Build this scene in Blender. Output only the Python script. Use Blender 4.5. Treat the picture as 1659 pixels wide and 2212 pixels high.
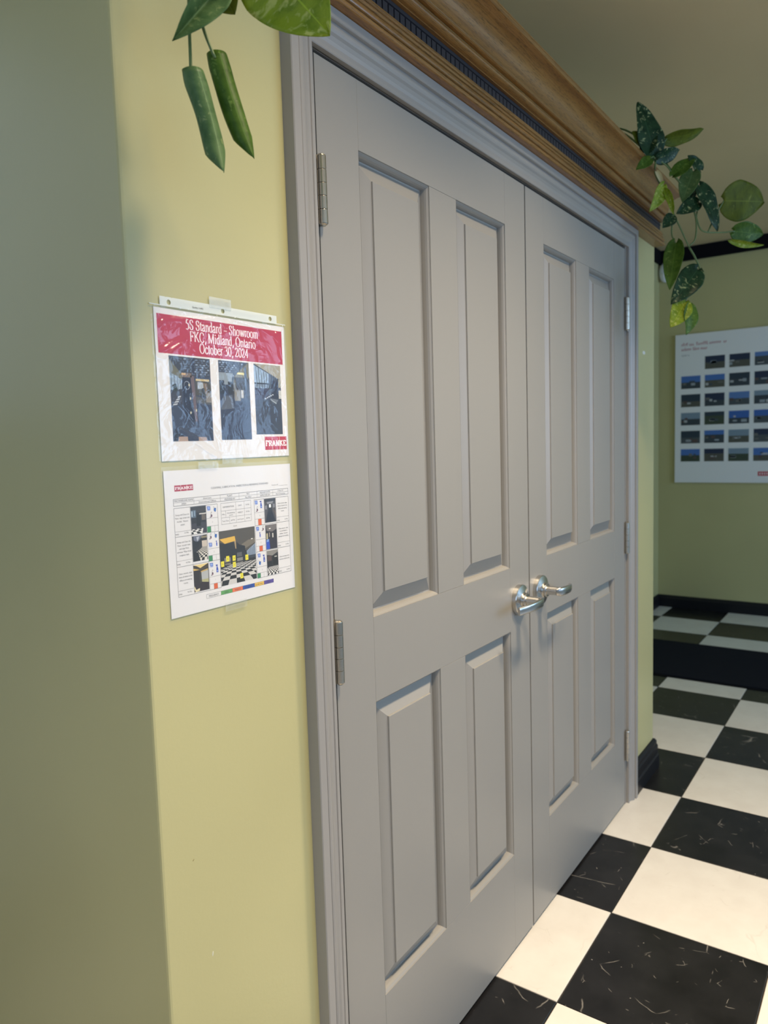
import bpy, bmesh, math, random
from mathutils import Vector, Matrix
random.seed(7)
scene = bpy.context.scene
COL = scene.collection
for o in list(bpy.data.objects):
    bpy.data.objects.remove(o)

# ------------------------------------------------------------------ camera
cam_d = bpy.data.cameras.new('camera')
cam = bpy.data.objects.new('camera', cam_d)
COL.objects.link(cam)
_r = Vector((0.5716076, -0.8199652, -0.0303610))
_u = Vector((0.0933611, 0.0282325, 0.9952320))
_f = Vector((0.8151984, 0.5717167, -0.0926908))
M = Matrix(((_r.x, _u.x, -_f.x, -1.011386),
            (_r.y, _u.y, -_f.y, -0.824803),
            (_r.z, _u.z, -_f.z, 1.379365),
            (0, 0, 0, 1)))
cam.matrix_world = M
cam_d.sensor_fit = 'VERTICAL'
cam_d.sensor_height = 36.0
cam_d.sensor_width = 27.0
cam_d.lens = 1607.43 / 2212 * 36.0
cam_d.clip_start = 0.02
cam_d.dof.use_dof = True
cam_d.dof.focus_distance = 1.32
cam_d.dof.aperture_fstop = 5.4
scene.camera = cam

# ------------------------------------------------------------------ world and light
XL, XF, YW, YB, ZC = -3.6, 5.1, -4.6, 0.78, 2.785      # room limits
YA = 1.5                                               # back of the alcove beside the closet
w = bpy.data.worlds.new('World')
scene.world = w
w.use_nodes = True
w.node_tree.nodes['Background'].inputs[0].default_value = (0.55, 0.72, 1.0, 1)
w.node_tree.nodes['Background'].inputs[1].default_value = 1.0
vs = scene.view_settings
vs.view_transform = 'Standard'
vs.look = 'None'
vs.gamma = 1
vs.use_curve_mapping = False
vs.exposure = -0.15


def area(name, loc, target, sx, sy, power, col, spread=180, shape='RECTANGLE'):
    d = bpy.data.lights.new(name, 'AREA')
    d.shape = shape
    d.size = sx
    d.size_y = sy
    d.energy = power
    d.color = col
    d.spread = math.radians(spread)
    o = bpy.data.objects.new(name, d)
    COL.objects.link(o)
    o.location = loc
    o.rotation_euler = (Vector(target) - Vector(loc)).to_track_quat('-Z', 'Y').to_euler()
    return o


DAY = (0.42, 0.66, 1.0)
WARM = (1.0, 0.80, 0.56)
# daylight entering by the three windows of the long wall, and the one in the end wall; the alcove window is added, its sky tints the closet side wall
WIN_END = (-2.6, 0.4)                     # y range in the wall x = XL
WIN_ADDED = (-2.6, -0.62)                   # x range in the wall y = YA
WZ0, WZ1 = 0.85, 2.55
AZ0, AZ1 = 1.45, 2.68
WIN_LONG = [(-2.6, 0.2), (1.2, 3.3), (3.95, 4.85)]      # x ranges in the wall y = YW
area('window_long_near_offscreen', (-1.2, YW - 0.02, 1.7), (-1.2, 0, 1.7), 2.8, 1.7, 33, DAY)
area('window_long_middle_offscreen', (2.25, YW - 0.02, 1.7), (2.25, 0, 1.7), 2.1, 1.7, 84, DAY)
area('window_long_far_offscreen', (4.4, YW - 0.02, 1.7), (4.4, 0, 1.7), 0.9, 1.7, 48, DAY)
area('window_end_offscreen', (XL - 0.02, -1.1, 1.7), (0, -1.1, 1.7), 3.0, 1.7, 22, DAY)
# ceiling downlights (x, y, watts, where); each fitting is built further down
LAMPS = [(-0.05, -0.85, 21, 'in front of the door leaf beside the notices'), (0.80, -0.85, 24, 'in front of the door leaf by the corner'),
         (-1.9, -0.9, 21, 'beside the alcove'), (-0.2, -2.9, 0, 'halfway to the windows')]


# ------------------------------------------------------------------ material helpers
def srgb(c):
    if isinstance(c, str):
        c = [int(c[i:i + 2], 16) for i in (0, 2, 4)]
    out = []
    for v in c:
        v = v / 255.0
        out.append(v / 12.92 if v <= 0.04045 else ((v + 0.055) / 1.055) ** 2.4)
    return tuple(out)


class Mat:
    def __init__(self, name):
        self.m = bpy.data.materials.new(name)
        self.m.use_nodes = True
        self.t = self.m.node_tree
        self.b = self.t.nodes['Principled BSDF']
        self.out = self.t.nodes['Material Output']

    def n(self, typ, **kw):
        nd = self.t.nodes.new(typ)
        for k, v in kw.items():
            if k.startswith('i_'):
                key = k[2:]
                nd.inputs[int(key) if key.isdigit() else key].default_value = v
            else:
                setattr(nd, k, v)
        return nd

    def l(self, a, b):
        self.t.links.new(a, b)

    def set(self, **kw):
        for k, v in kw.items():
            self.b.inputs[k.replace('_', ' ')].default_value = v
        return self

    def ramp(self, src, stops):
        r = self.n('ShaderNodeValToRGB')
        el = r.color_ramp.elements
        while len(el) < len(stops):
            el.new(0.5)
        for e, (p, c) in zip(el, stops):
            e.position = p
            e.color = (c[0], c[1], c[2], 1) if not isinstance(c, (int, float)) else (c, c, c, 1)
        self.l(src, r.inputs[0])
        return r.outputs[0]

    def noise(self, scale, detail=3, rough=0.55, vec=None, dist=0.0):
        nn = self.n('ShaderNodeTexNoise')
        nn.inputs['Scale'].default_value = scale
        nn.inputs['Detail'].default_value = detail
        nn.inputs['Roughness'].default_value = rough
        nn.inputs['Distortion'].default_value = dist
        if vec is not None:
            self.l(vec, nn.inputs['Vector'])
        return nn.outputs[0]

    def bump(self, src, strength, dist=0.001):
        bp = self.n('ShaderNodeBump')
        bp.inputs['Strength'].default_value = strength
        bp.inputs['Distance'].default_value = dist
        self.l(src, bp.inputs['Height'])
        self.l(bp.outputs[0], self.b.inputs['Normal'])

    def coord(self, which='Object', scale=None):
        tc = self.n('ShaderNodeTexCoord')
        v = tc.outputs[which]
        if scale:
            mp = self.n('ShaderNodeMapping')
            mp.inputs['Scale'].default_value = scale
            self.l(v, mp.inputs['Vector'])
            v = mp.outputs[0]
        return v

    def mix(self, fac, a, b):
        mx = self.n('ShaderNodeMix', data_type='RGBA')
        for s, v in ((mx.inputs[0], fac), (mx.inputs[6], a), (mx.inputs[7], b)):
            if hasattr(v, 'is_linked'):
                self.l(v, s)
            elif isinstance(v, (int, float)):
                s.default_value = v
            else:
                s.default_value = (v[0], v[1], v[2], 1)
        return mx.outputs[2]


def paint(name, col, rough=0.5, spec=0.5, scale=180, strength=0.12, vary=0.05):
    k = Mat(name)
    v = k.coord('Object')
    n1 = k.noise(1.7, 2, 0.5, v)
    a = tuple(c * (1 - vary) for c in col)
    b = tuple(min(1, c * (1 + vary)) for c in col)
    k.l(k.ramp(n1, [(0.3, a), (0.7, b)]), k.b.inputs['Base Color'])
    k.set(Roughness=rough, Specular_IOR_Level=spec)
    k.bump(k.noise(scale, 3, 0.6, v), strength, 0.0006)
    return k.m


def flat(name, col, rough=0.5, spec=0.5, metal=0.0):
    k = Mat(name)
    k.set(Base_Color=(col[0], col[1], col[2], 1), Roughness=rough, Specular_IOR_Level=spec, Metallic=metal)
    return k.m


MAT = {}
MAT['wall'] = paint('yellow_wall_paint', (0.515, 0.475, 0.235), 0.35, 0.55, 140, 0.25)
MAT['plain'] = paint('off_white_wall_paint', (0.55, 0.56, 0.56), 0.7, 0.3)
MAT['ceiling'] = paint('ceiling_paint', (0.66, 0.53, 0.31), 0.85, 0.2, 90, 0.2)
MAT['door'] = paint('grey_door_paint', (0.288, 0.278, 0.258), 0.40, 0.5, 420, 0.10, 0.02)
MAT['casing'] = paint('grey_casing_paint', (0.310, 0.297, 0.282), 0.36, 0.5, 200, 0.06, 0.02)
MAT['black'] = flat('black_gloss_trim', (0.008, 0.008, 0.011), 0.45, 0.3)
MAT['black_matte'] = flat('black_band', (0.004, 0.004, 0.006), 0.8, 0.15)
MAT['dentil'] = flat('charcoal_dentil', (0.020, 0.021, 0.030), 0.5, 0.4)
MAT['grout'] = flat('dark_grout', (0.035, 0.030, 0.026), 0.9, 0.2)
MAT['white_plastic'] = flat('white_plastic', (0.75, 0.77, 0.8), 0.35)
MAT['frame'] = flat('window_frame_metal', (0.06, 0.06, 0.065), 0.4)
MAT['pot'] = flat('terracotta_pot', (0.28, 0.11, 0.05), 0.7)
MAT['soil'] = flat('soil', (0.03, 0.02, 0.012), 0.95)
MAT['paper'] = flat('white_paper', (0.82, 0.80, 0.79), 0.55, 0.4)
MAT['board'] = flat('poster_board', (0.84, 0.84, 0.84), 0.30, 0.5)


def make_wood():
    k = Mat('stained_oak')
    tc = k.coord('Object')
    mp = k.n('ShaderNodeMapping')
    mp.inputs['Scale'].default_value = (1.2, 40, 40)
    k.l(tc, mp.inputs['Vector'])
    n1 = k.noise(2.2, 5, 0.62, mp.outputs[0], 0.6)
    c1 = k.ramp(n1, [(0.28, (0.165, 0.072, 0.016)), (0.5, (0.255, 0.122, 0.030)), (0.75, (0.330, 0.170, 0.048))])
    mp2 = k.n('ShaderNodeMapping')
    mp2.inputs['Scale'].default_value = (40, 520, 520)
    k.l(tc, mp2.inputs['Vector'])
    n2 = k.noise(1.0, 3, 0.7, mp2.outputs[0])
    pores = k.ramp(n2, [(0.36, 0.35), (0.47, 1.0)])
    mx = k.n('ShaderNodeMix', data_type='RGBA', blend_type='MULTIPLY')
    mx.inputs[0].default_value = 0.75
    k.l(c1, mx.inputs[6])
    k.l(pores, mx.inputs[7])
    k.l(mx.outputs[2], k.b.inputs['Base Color'])
    k.set(Roughness=0.36, Specular_IOR_Level=0.35)
    k.b.inputs['Coat Weight'].default_value = 0.45
    k.b.inputs['Coat Roughness'].default_value = 0.14
    k.bump(n2, 0.18, 0.0008)
    return k.m


MAT['wood'] = make_wood()


def make_metal(name, col, rough, aniso=0.0):
    k = Mat(name)
    k.set(Base_Color=(col[0], col[1], col[2], 1), Metallic=1.0, Roughness=rough)
    k.b.inputs['Anisotropic'].default_value = aniso
    v = k.coord('Object', (900, 60, 60))
    k.bump(k.noise(1.0, 2, 0.5, v), 0.03, 0.0004)
    return k.m


MAT['satin'] = make_metal('satin_chrome', (0.60, 0.585, 0.555), 0.25, 0.3)
MAT['nickel'] = make_metal('hinge_nickel', (0.54, 0.50, 0.43), 0.26)


def make_tile(black):
    k = Mat('black_marble_tile' if black else 'cream_marble_tile')
    tc = k.n('ShaderNodeTexCoord')
    oi = k.n('ShaderNodeObjectInfo')
    mul = k.n('ShaderNodeMath', operation='MULTIPLY')
    mul.inputs[1].default_value = 53.0
    k.l(oi.outputs['Random'], mul.inputs[0])
    add = k.n('ShaderNodeVectorMath', operation='ADD')
    k.l(tc.outputs['Object'], add.inputs[0])
    k.l(mul.outputs[0], add.inputs[1])
    P = add.outputs[0]
    # distort
    dn = k.n('ShaderNodeTexNoise')
    dn.inputs['Scale'].default_value = 6
    dn.inputs['Detail'].default_value = 4
    k.l(P, dn.inputs['Vector'])
    sc = k.n('ShaderNodeVectorMath', operation='SCALE')
    sc.inputs['Scale'].default_value = 0.06
    k.l(dn.outputs['Color'], sc.inputs[0])
    ad = k.n('ShaderNodeVectorMath', operation='ADD')
    k.l(P, ad.inputs[0])
    k.l(sc.outputs[0], ad.inputs[1])
    Q = ad.outputs[0]

    def veins(scale, width, mscale, lo, hi):
        vo = k.n('ShaderNodeTexVoronoi', feature='DISTANCE_TO_EDGE')
        vo.inputs['Scale'].default_value = scale
        k.l(Q, vo.inputs['Vector'])
        line = k.ramp(vo.outputs['Distance'], [(0.0, 1.0), (width, 0.0)])
        mask = k.ramp(k.noise(mscale, 2, 0.6, P), [(lo, 0.0), (hi, 1.0)])
        mm = k.n('ShaderNodeMath', operation='MULTIPLY')
        k.l(line, mm.inputs[0])
        k.l(mask, mm.inputs[1])
        return mm.outputs[0]
    a = veins(5.5, 0.010, 12, 0.54, 0.64)
    b = veins(13.0, 0.016, 24, 0.61, 0.68)
    mx = k.n('ShaderNodeMath', operation='MAXIMUM')
    k.l(a, mx.inputs[0])
    k.l(b, mx.inputs[1])
    sp = k.ramp(k.noise(95, 1, 0.4, P), [(0.79, 0.0), (0.83, 1.0)])
    m2 = k.n('ShaderNodeMath', operation='MAXIMUM')
    k.l(mx.outputs[0], m2.inputs[0])
    k.l(sp, m2.inputs[1])
    cloud = k.noise(9, 4, 0.6, P)
    if black:
        base = k.ramp(cloud, [(0.3, (0.006, 0.006, 0.007)), (0.75, (0.016, 0.016, 0.018))])
        f = k.n('ShaderNodeMath', operation='MULTIPLY')
        f.inputs[1].default_value = 0.45
        k.l(m2.outputs[0], f.inputs[0])
        c = k.mix(f.outputs[0], base, (0.50, 0.47, 0.43))
    else:
        base = k.ramp(cloud, [(0.3, (0.70, 0.67, 0.62)), (0.75, (0.77, 0.75, 0.70))])
        f = k.n('ShaderNodeMath', operation='MULTIPLY')
        f.inputs[1].default_value = 0.22
        k.l(mx.outputs[0], f.inputs[0])
        c = k.mix(f.outputs[0], base, (0.33, 0.29, 0.24))
    k.l(c, k.b.inputs['Base Color'])
    k.set(Roughness=0.30 if black else 0.38, Specular_IOR_Level=0.45)
    k.bump(k.noise(30, 2, 0.5, P), 0.03, 0.001)
    return k.m


MAT['tile_black'] = make_tile(True)
MAT['tile_white'] = make_tile(False)


def make_mat():
    k = Mat('navy_floor_mat_pile')
    v = k.coord('Object')
    k.l(k.ramp(k.noise(600, 2, 0.6, v), [(0.3, (0.004, 0.005, 0.010)), (0.7, (0.012, 0.014, 0.024))]), k.b.inputs['Base Color'])
    k.set(Roughness=0.95, Specular_IOR_Level=0.15)
    k.bump(k.noise(700, 2, 0.6, v), 0.6, 0.003)
    return k.m


MAT['mat'] = make_mat()


def make_print():
    k = Mat('printed_ink')
    at = k.n('ShaderNodeAttribute', attribute_name='ink')
    k.l(at.outputs['Color'], k.b.inputs['Base Color'])
    k.set(Roughness=0.5, Specular_IOR_Level=0.4)
    return k.m


MAT['print'] = make_print()


def make_clear(name, milk, rough, bump=0.0, scale=30):
    k = Mat(name)
    t = k.t
    tr = k.n('ShaderNodeBsdfTransparent')
    gl = k.n('ShaderNodeBsdfGlossy')
    gl.inputs['Roughness'].default_value = rough
    # reflectance of a thin clear film, the same from both sides
    fr = k.n('ShaderNodeLayerWeight')
    pw = k.n('ShaderNodeMath', operation='POWER')
    pw.inputs[1].default_value = 5.0
    k.l(fr.outputs['Facing'], pw.inputs[0])
    ma = k.n('ShaderNodeMath', operation='MULTIPLY_ADD')
    ma.inputs[1].default_value = 0.93
    ma.inputs[2].default_value = 0.035
    k.l(pw.outputs[0], ma.inputs[0])
    df = k.n('ShaderNodeBsdfDiffuse')
    df.inputs['Color'].default_value = (0.8, 0.86, 0.84, 1)
    m1 = k.n('ShaderNodeMixShader')
    m1.inputs[0].default_value = milk
    k.l(tr.outputs[0], m1.inputs[1])
    k.l(df.outputs[0], m1.inputs[2])
    m2 = k.n('ShaderNodeMixShader')
    k.l(ma.outputs[0], m2.inputs[0])
    k.l(m1.outputs[0], m2.inputs[1])
    k.l(gl.outputs[0], m2.inputs[2])
    if bump:
        bp = k.n('ShaderNodeBump')
        bp.inputs['Strength'].default_value = bump
        bp.inputs['Distance'].default_value = 0.004
        k.l(k.noise(scale, 3, 0.5, k.coord('Object'), 1.2), bp.inputs['Height'])
        k.l(bp.outputs[0], gl.inputs['Normal'])
        k.l(bp.outputs[0], fr.inputs['Normal'])
    k.l(m2.outputs[0], k.out.inputs['Surface'])
    return k.m


MAT['sleeve'] = make_clear('clear_plastic_sleeve', 0.03, 0.06, 0.30, 26)
MAT['sleeve_strip'] = make_clear('milky_sleeve_strip', 0.78, 0.30, 0.10, 60)
MAT['laminate'] = make_clear('laminating_film', 0.04, 0.16, 0.10, 22)
MAT['tape'] = make_clear('translucent_tape', 0.30, 0.25, 0.2, 80)
MAT['tape_clear'] = make_clear('clear_tape', 0.07, 0.12, 0.3, 60)


def make_leaf(name, dark, mid, streak, amount, rough=0.35):
    k = Mat(name)
    uv = k.n('ShaderNodeUVMap', uv_map='UVMap')
    mp = k.n('ShaderNodeMapping')
    mp.inputs['Scale'].default_value = (5.0, 14.0, 1)
    mp.inputs['Rotation'].default_value = (0, 0, 0.5)
    k.l(uv.outputs[0], mp.inputs['Vector'])
    oi = k.n('ShaderNodeObjectInfo')
    ad = k.n('ShaderNodeVectorMath', operation='ADD')
    mu = k.n('ShaderNodeMath', operation='MULTIPLY')
    mu.inputs[1].default_value = 31
    k.l(oi.outputs['Random'], mu.inputs[0])
    k.l(mp.outputs[0], ad.inputs[0])
    k.l(mu.outputs[0], ad.inputs[1])
    n1 = k.noise(0.55, 4, 0.6, ad.outputs[0], 0.4)
    base = k.ramp(n1, [(0.32, dark), (0.62, mid)])
    n2 = k.noise(0.9, 3, 0.55, ad.outputs[0], 0.8)
    mask = k.ramp(n2, [(0.64 - amount, 0.0), (0.72 - amount * 0.6, 1.0)])
    c = k.mix(mask, base, streak)
    # pale midrib and side veins follow the blade
    sx = k.n('ShaderNodeSeparateXYZ')
    k.l(uv.outputs[0], sx.inputs[0])
    d = k.n('ShaderNodeMath', operation='SUBTRACT')
    d.inputs[1].default_value = 0.5
    k.l(sx.outputs[0], d.inputs[0])
    ab = k.n('ShaderNodeMath', operation='ABSOLUTE')
    k.l(d.outputs[0], ab.inputs[0])
    rib = k.ramp(ab.outputs[0], [(0.0, 0.55), (0.02, 0.0)])
    c = k.mix(rib, c, tuple(min(1, x * 1.9 + 0.02) for x in mid))
    k.l(c, k.b.inputs['Base Color'])
    k.set(Roughness=rough, Specular_IOR_Level=0.3)
    tl = k.n('ShaderNodeBsdfTranslucent')
    k.l(c, tl.inputs['Color'])
    ms = k.n('ShaderNodeMixShader')
    ms.inputs[0].default_value = 0.42
    k.l(k.b.outputs[0], ms.inputs[1])
    k.l(tl.outputs[0], ms.inputs[2])
    k.l(ms.outputs[0], k.out.inputs['Surface'])
    va = k.n('ShaderNodeTexWave')
    va.inputs['Scale'].default_value = 1.4
    va.inputs['Distortion'].default_value = 1.5
    k.l(mp.outputs[0], va.inputs['Vector'])
    k.bump(va.outputs[0], 0.12, 0.001)
    return k.m


MAT['leaf_lime'] = make_leaf('pothos_leaf_lime', (0.20, 0.30, 0.014), (0.34, 0.44, 0.030), (0.55, 0.60, 0.16), 0.10, 0.45)
MAT['leaf_green'] = make_leaf('pothos_leaf_green', (0.055, 0.125, 0.012), (0.105, 0.21, 0.025), (0.25, 0.38, 0.08), 0.03, 0.45)
MAT['leaf_sage'] = make_leaf('pothos_leaf_sage', (0.10, 0.20, 0.07), (0.17, 0.29, 0.11), (0.34, 0.44, 0.18), 0.03, 0.4)
MAT['leaf_dark'] = make_leaf('pothos_leaf_dark_variegated', (0.010, 0.040, 0.018), (0.028, 0.085, 0.035), (0.48, 0.54, 0.26), 0.05, 0.34)
MAT['leaf_olive'] = make_leaf('pothos_leaf_olive', (0.085, 0.115, 0.006), (0.16, 0.20, 0.012), (0.28, 0.32, 0.05), 0.0, 0.6)
MAT['vine'] = flat('pothos_vine', (0.10, 0.16, 0.05), 0.45)
MAT['sheath'] = flat('pale_leaf_sheath', (0.55, 0.50, 0.28), 0.5)


# ------------------------------------------------------------------ mesh helpers
def link(o, parent=None):
    COL.objects.link(o)
    if parent is not None:
        o.parent = parent
    return o


def obj(name, bm, mat, parent=None, smooth=False, bevel=0.0, seg=2, loc=None, angle=35):
    me = bpy.data.meshes.new(name)
    bm.normal_update()
    bm.to_mesh(me)
    bm.free()
    for m in (mat if isinstance(mat, (list, tuple)) else [mat]):
        me.materials.append(m)
    if smooth:
        for p in me.polygons:
            p.use_smooth = True
    o = bpy.data.objects.new(name, me)
    link(o, parent)
    if loc is not None:
        o.location = loc
    if bevel:
        b = o.modifiers.new('bevel', 'BEVEL')
        b.width = bevel
        b.segments = seg
        b.limit_method = 'ANGLE'
        b.angle_limit = math.radians(angle)
    return o


def empty(name, loc=(0, 0, 0), parent=None):
    o = bpy.data.objects.new(name, None)
    o.empty_display_size = 0.05
    link(o, parent)
    o.location = loc
    return o


def tag(o, label, cat, group=None, kind=None):
    o['label'] = label
    o['category'] = cat
    if group:
        o['group'] = group
    if kind:
        o['kind'] = kind
    return o


def structure(o, label, cat):
    return tag(o, label, cat, None, 'structure')


def box(bm, x0, x1, y0, y1, z0, z1, mi=0):
    v = [bm.verts.new(p) for p in ((x0, y0, z0), (x1, y0, z0), (x1, y1, z0), (x0, y1, z0),
                                   (x0, y0, z1), (x1, y0, z1), (x1, y1, z1), (x0, y1, z1))]
    for f in ((0, 3, 2, 1), (4, 5, 6, 7), (0, 1, 5, 4), (1, 2, 6, 5), (2, 3, 7, 6), (3, 0, 4, 7)):
        fc = bm.faces.new([v[i] for i in f])
        fc.material_index = mi
    return bm


def bx(*a):
    return box(bmesh.new(), *a)


def loft(bm, rings, closed=True, caps=True):
    rv = [[bm.verts.new(p) for p in r] for r in rings]
    n = len(rings[0])
    for a, b in zip(rv[:-1], rv[1:]):
        for i in range(n if closed else n - 1):
            j = (i + 1) % n
            bm.faces.new((a[i], a[j], b[j], b[i]))
    if caps and closed:
        bm.faces.new(list(reversed(rv[0])))
        bm.faces.new(rv[-1])
    bmesh.ops.recalc_face_normals(bm, faces=bm.faces)
    return bm


def sweep_x(profile, x0, x1):
    """closed profile [(y, z)] extruded along x"""
    bm = bmesh.new()
    return loft(bm, [[(x0, y, z) for y, z in profile], [(x1, y, z) for y, z in profile]])


def sweep_plan(profile, path):
    """closed profile [(out, z)] swept with mitres along a plan path; outside is to the right of travel"""
    rings = []
    n = len(path)
    for i, p in enumerate(path):
        p = Vector(p)
        ns = []
        for a, b in ((i - 1, i), (i, i + 1)):
            if a >= 0 and b < n:
                d = (Vector(path[b]) - Vector(path[a])).normalized()
                ns.append(Vector((d.y, -d.x)))
        m = ns[0] if len(ns) == 1 else (ns[0] + ns[1]) / (1 + ns[0].dot(ns[1]))
        rings.append([(p.x + m.x * o, p.y + m.y * o, z) for o, z in profile])
    return loft(bmesh.new(), rings)


def catmull(pts, n=8):
    P = [Vector(p) for p in pts]
    if len(P) < 3:
        return P
    P = [2 * P[0] - P[1]] + P + [2 * P[-1] - P[-2]]
    out = []
    for i in range(1, len(P) - 2):
        for k in range(n):
            t = k / n
            a, b, c, d = P[i - 1:i + 3]
            out.append(0.5 * ((2 * b) + (c - a) * t + (2 * a - 5 * b + 4 * c - d) * t * t + (3 * b - a - 3 * c + d) * t ** 3))
    out.append(P[-2])
    return out


def tube(bm, pts, rad, nseg=8, flat_k=1.0, up=Vector((0, 0, 1))):
    rings = []
    n = len(pts)
    for i, p in enumerate(pts):
        p = Vector(p)
        d = (Vector(pts[min(i + 1, n - 1)]) - Vector(pts[max(i - 1, 0)])).normalized()
        s = d.cross(up)
        if s.length < 1e-3:
            s = d.cross(Vector((0, 1, 0)))
        s.normalize()
        q = s.cross(d).normalized()
        r = rad[i] if isinstance(rad, (list, tuple)) else rad
        rr = r if isinstance(r, (list, tuple)) else (r, r * flat_k)
        rings.append([p + s * rr[0] * math.cos(2 * math.pi * k / nseg) + q * rr[1] * math.sin(2 * math.pi * k / nseg) for k in range(nseg)])
    return loft(bm, rings)


def lathe(bm, prof, origin, axis, nseg=40):
    """prof [(distance along axis, radius)]"""
    a = Vector(axis).normalized()
    s = a.orthogonal().normalized()
    q = a.cross(s)
    o = Vector(origin)
    return loft(bm, [[o + a * h + (s * math.cos(2 * math.pi * k / nseg) + q * math.sin(2 * math.pi * k / nseg)) * max(r, 1e-5)
                      for k in range(nseg)] for h, r in prof])


# ------------------------------------------------------------------ room shell
T, OX, OY = 0.4140, 0.6085, -0.1625
fl = obj('floor', bx(XL, XF, YW, YA, -0.06, -0.0035), MAT['grout'])
structure(fl, 'black and cream checkerboard tiled floor with dark grout', 'floor')
G = 0.0014
tile_me = {}
for key in ('tile_black', 'tile_white'):
    b = bmesh.new()
    h = T / 2 - G
    c = 0.0012
    loft(b, [[(-h, -h, -0.0034), (h, -h, -0.0034), (h, h, -0.0034), (-h, h, -0.0034)],
             [(-h, -h, -c), (h, -h, -c), (h, h, -c), (-h, h, -c)],
             [(-h + c, -h + c, 0), (h - c, -h + c, 0), (h - c, h - c, 0), (-h + c, h - c, 0)]])
    me = bpy.data.meshes.new('floor_tile')
    b.to_mesh(me)
    b.free()
    me.materials.append(MAT[key])
    tile_me[key] = me
rest = bmesh.new()
for i in range(-11, 12):
    for j in range(-11, 6):
        x0, y0 = OX + i * T, OY + (j - 1) * T
        key = 'tile_black' if (i + j) % 2 == 0 else 'tile_white'
        inside = x0 > XL and x0 + T < XF and y0 > YW and y0 + T < YA
        if inside and x0 > -1.5 and -2.7 < y0 < 0.7:
            o = bpy.data.objects.new('floor_tile', tile_me[key])
            link(o, fl)
            o.location = (x0 + T / 2, y0 + T / 2, 0)
        else:
            a, b2 = max(x0 + G, XL), min(x0 + T - G, XF)
            c, d = max(y0 + G, YW), min(y0 + T - G, YA)
            if b2 - a > 0.01 and d - c > 0.01:
                box(rest, a, b2, c, d, -0.0034, 0, 0 if key == 'tile_black' else 1)
ro = obj('floor_tile_remainder', rest, [MAT['tile_black'], MAT['tile_white']], fl)
ro['kind'] = 'stuff'

structure(obj('ceiling', bx(XL - 0.1, XF + 0.1, YW - 0.1, YA + 0.1, ZC, ZC + 0.08), MAT['ceiling']),
          'plain olive beige painted ceiling', 'ceiling')
structure(obj('wall_far', bx(XF, XF + 0.1, YW, YB + 0.1, -0.06, ZC), MAT['wall']),
          'far end wall painted yellow green behind the photo board', 'wall')
structure(obj('wall_back', bx(-0.295, XF, YB, YB + 0.1, -0.06, ZC), MAT['wall']),
          'long wall behind the closet painted yellow green', 'wall')


def wall_with_windows(name, along_x, fixed, lo, hi, wins, label, sign, WZ0=WZ0, WZ1=WZ1, mat='plain'):
    bm = bmesh.new()
    edges = [lo] + [e for wn in wins for e in wn] + [hi]

    def add(a, b, z0, z1):
        if along_x:
            box(bm, a, b, min(fixed, fixed + sign * 0.1), max(fixed, fixed + sign * 0.1), z0, z1)
        else:
            box(bm, min(fixed, fixed + sign * 0.1), max(fixed, fixed + sign * 0.1), a, b, z0, z1)
    for k in range(0, len(edges), 2):
        add(edges[k], edges[k + 1], -0.06, ZC)
    for a, b in wins:
        add(a, b, -0.06, WZ0)
        add(a, b, WZ1, ZC)
    structure(obj(name, bm, MAT[mat]), label, 'wall')


wall_with_windows('wall_window_side', True, YW, XL - 0.1, XF + 0.1, WIN_LONG, 'window wall opposite the closet doors', -1)
wall_with_windows('wall_alcove', True, YA, XL - 0.1, -0.295, [WIN_ADDED], 'alcove wall with a high window beside the closet', 1, AZ0, AZ1)
wall_with_windows('wall_window_end', False, XL, YW, YA, [WIN_END], 'end wall with one window facing the closet side', -1)


def window(n, along_x, fixed, a, b, label, WZ0=WZ0, WZ1=WZ1):
    e = empty('window_%d' % n, ((a + b) / 2, fixed, WZ0) if along_x else (fixed, (a + b) / 2, WZ0))
    structure(e, label, 'window')
    L = (b - a) / 2
    H = WZ1 - WZ0

    def bar(nm, u0, u1, z0, z1):
        if along_x:
            m = bx(u0, u1, -0.03, 0.0, z0, z1)
        else:
            m = bx(-0.03, 0.0, u0, u1, z0, z1)
        obj(nm, m, MAT['frame'], e)
    bar('sill', -L, L, 0, 0.045)
    bar('head', -L, L, H - 0.045, H)
    for k in range(5):
        u = -L + 2 * L * k / 4
        bar('mullion', max(-L, u - 0.02), min(L, u + 0.02), 0.045, H - 0.045)


window(1, True, YW + 0.03, WIN_LONG[0][0], WIN_LONG[0][1], 'dark framed window with four lights behind the viewer')
window(2, True, YW + 0.03, WIN_LONG[1][0], WIN_LONG[1][1], 'dark framed window with four lights near the photo board')
window(3, False, XL + 0.03, WIN_END[0], WIN_END[1], 'dark framed window in the end wall')

window(5, True, YW + 0.03, WIN_LONG[2][0], WIN_LONG[2][1], 'narrow dark framed window next to the far wall')
window(4, True, YA, WIN_ADDED[0], WIN_ADDED[1], 'high dark framed window in the alcove beside the closet', AZ0, AZ1)  # invented window, out of view, lets sky light onto the closet side wall

structure(obj('trim_5', bx(XF - 0.03, XF, YW, YB, 2.685, ZC), MAT['black_matte']),
          'black band along the top of the far wall', 'trim')
structure(obj('trim_6', bx(2.2, XF - 0.031, YB - 0.02, YB, 2.685, ZC), MAT['black_matte']),
          'black band along the top of the wall behind the closet', 'trim')
base_prof = [(0.0, 0.0), (0.020, 0.0), (0.020, 0.052), (0.016, 0.060), (0.016, 0.092), (0.012, 0.100), (0.012, 0.112), (0.006, 0.122), (0.0, 0.124)]
small_prof = [(0.0, 0.0), (0.016, 0.0), (0.016, 0.07), (0.008, 0.092), (0.0, 0.095)]
structure(obj('baseboard_far', sweep_plan(small_prof, [(2.2, YB), (XF, YB), (XF, -2.6)]), MAT['black']),
          'black baseboard along the far wall', 'baseboard')

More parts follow.
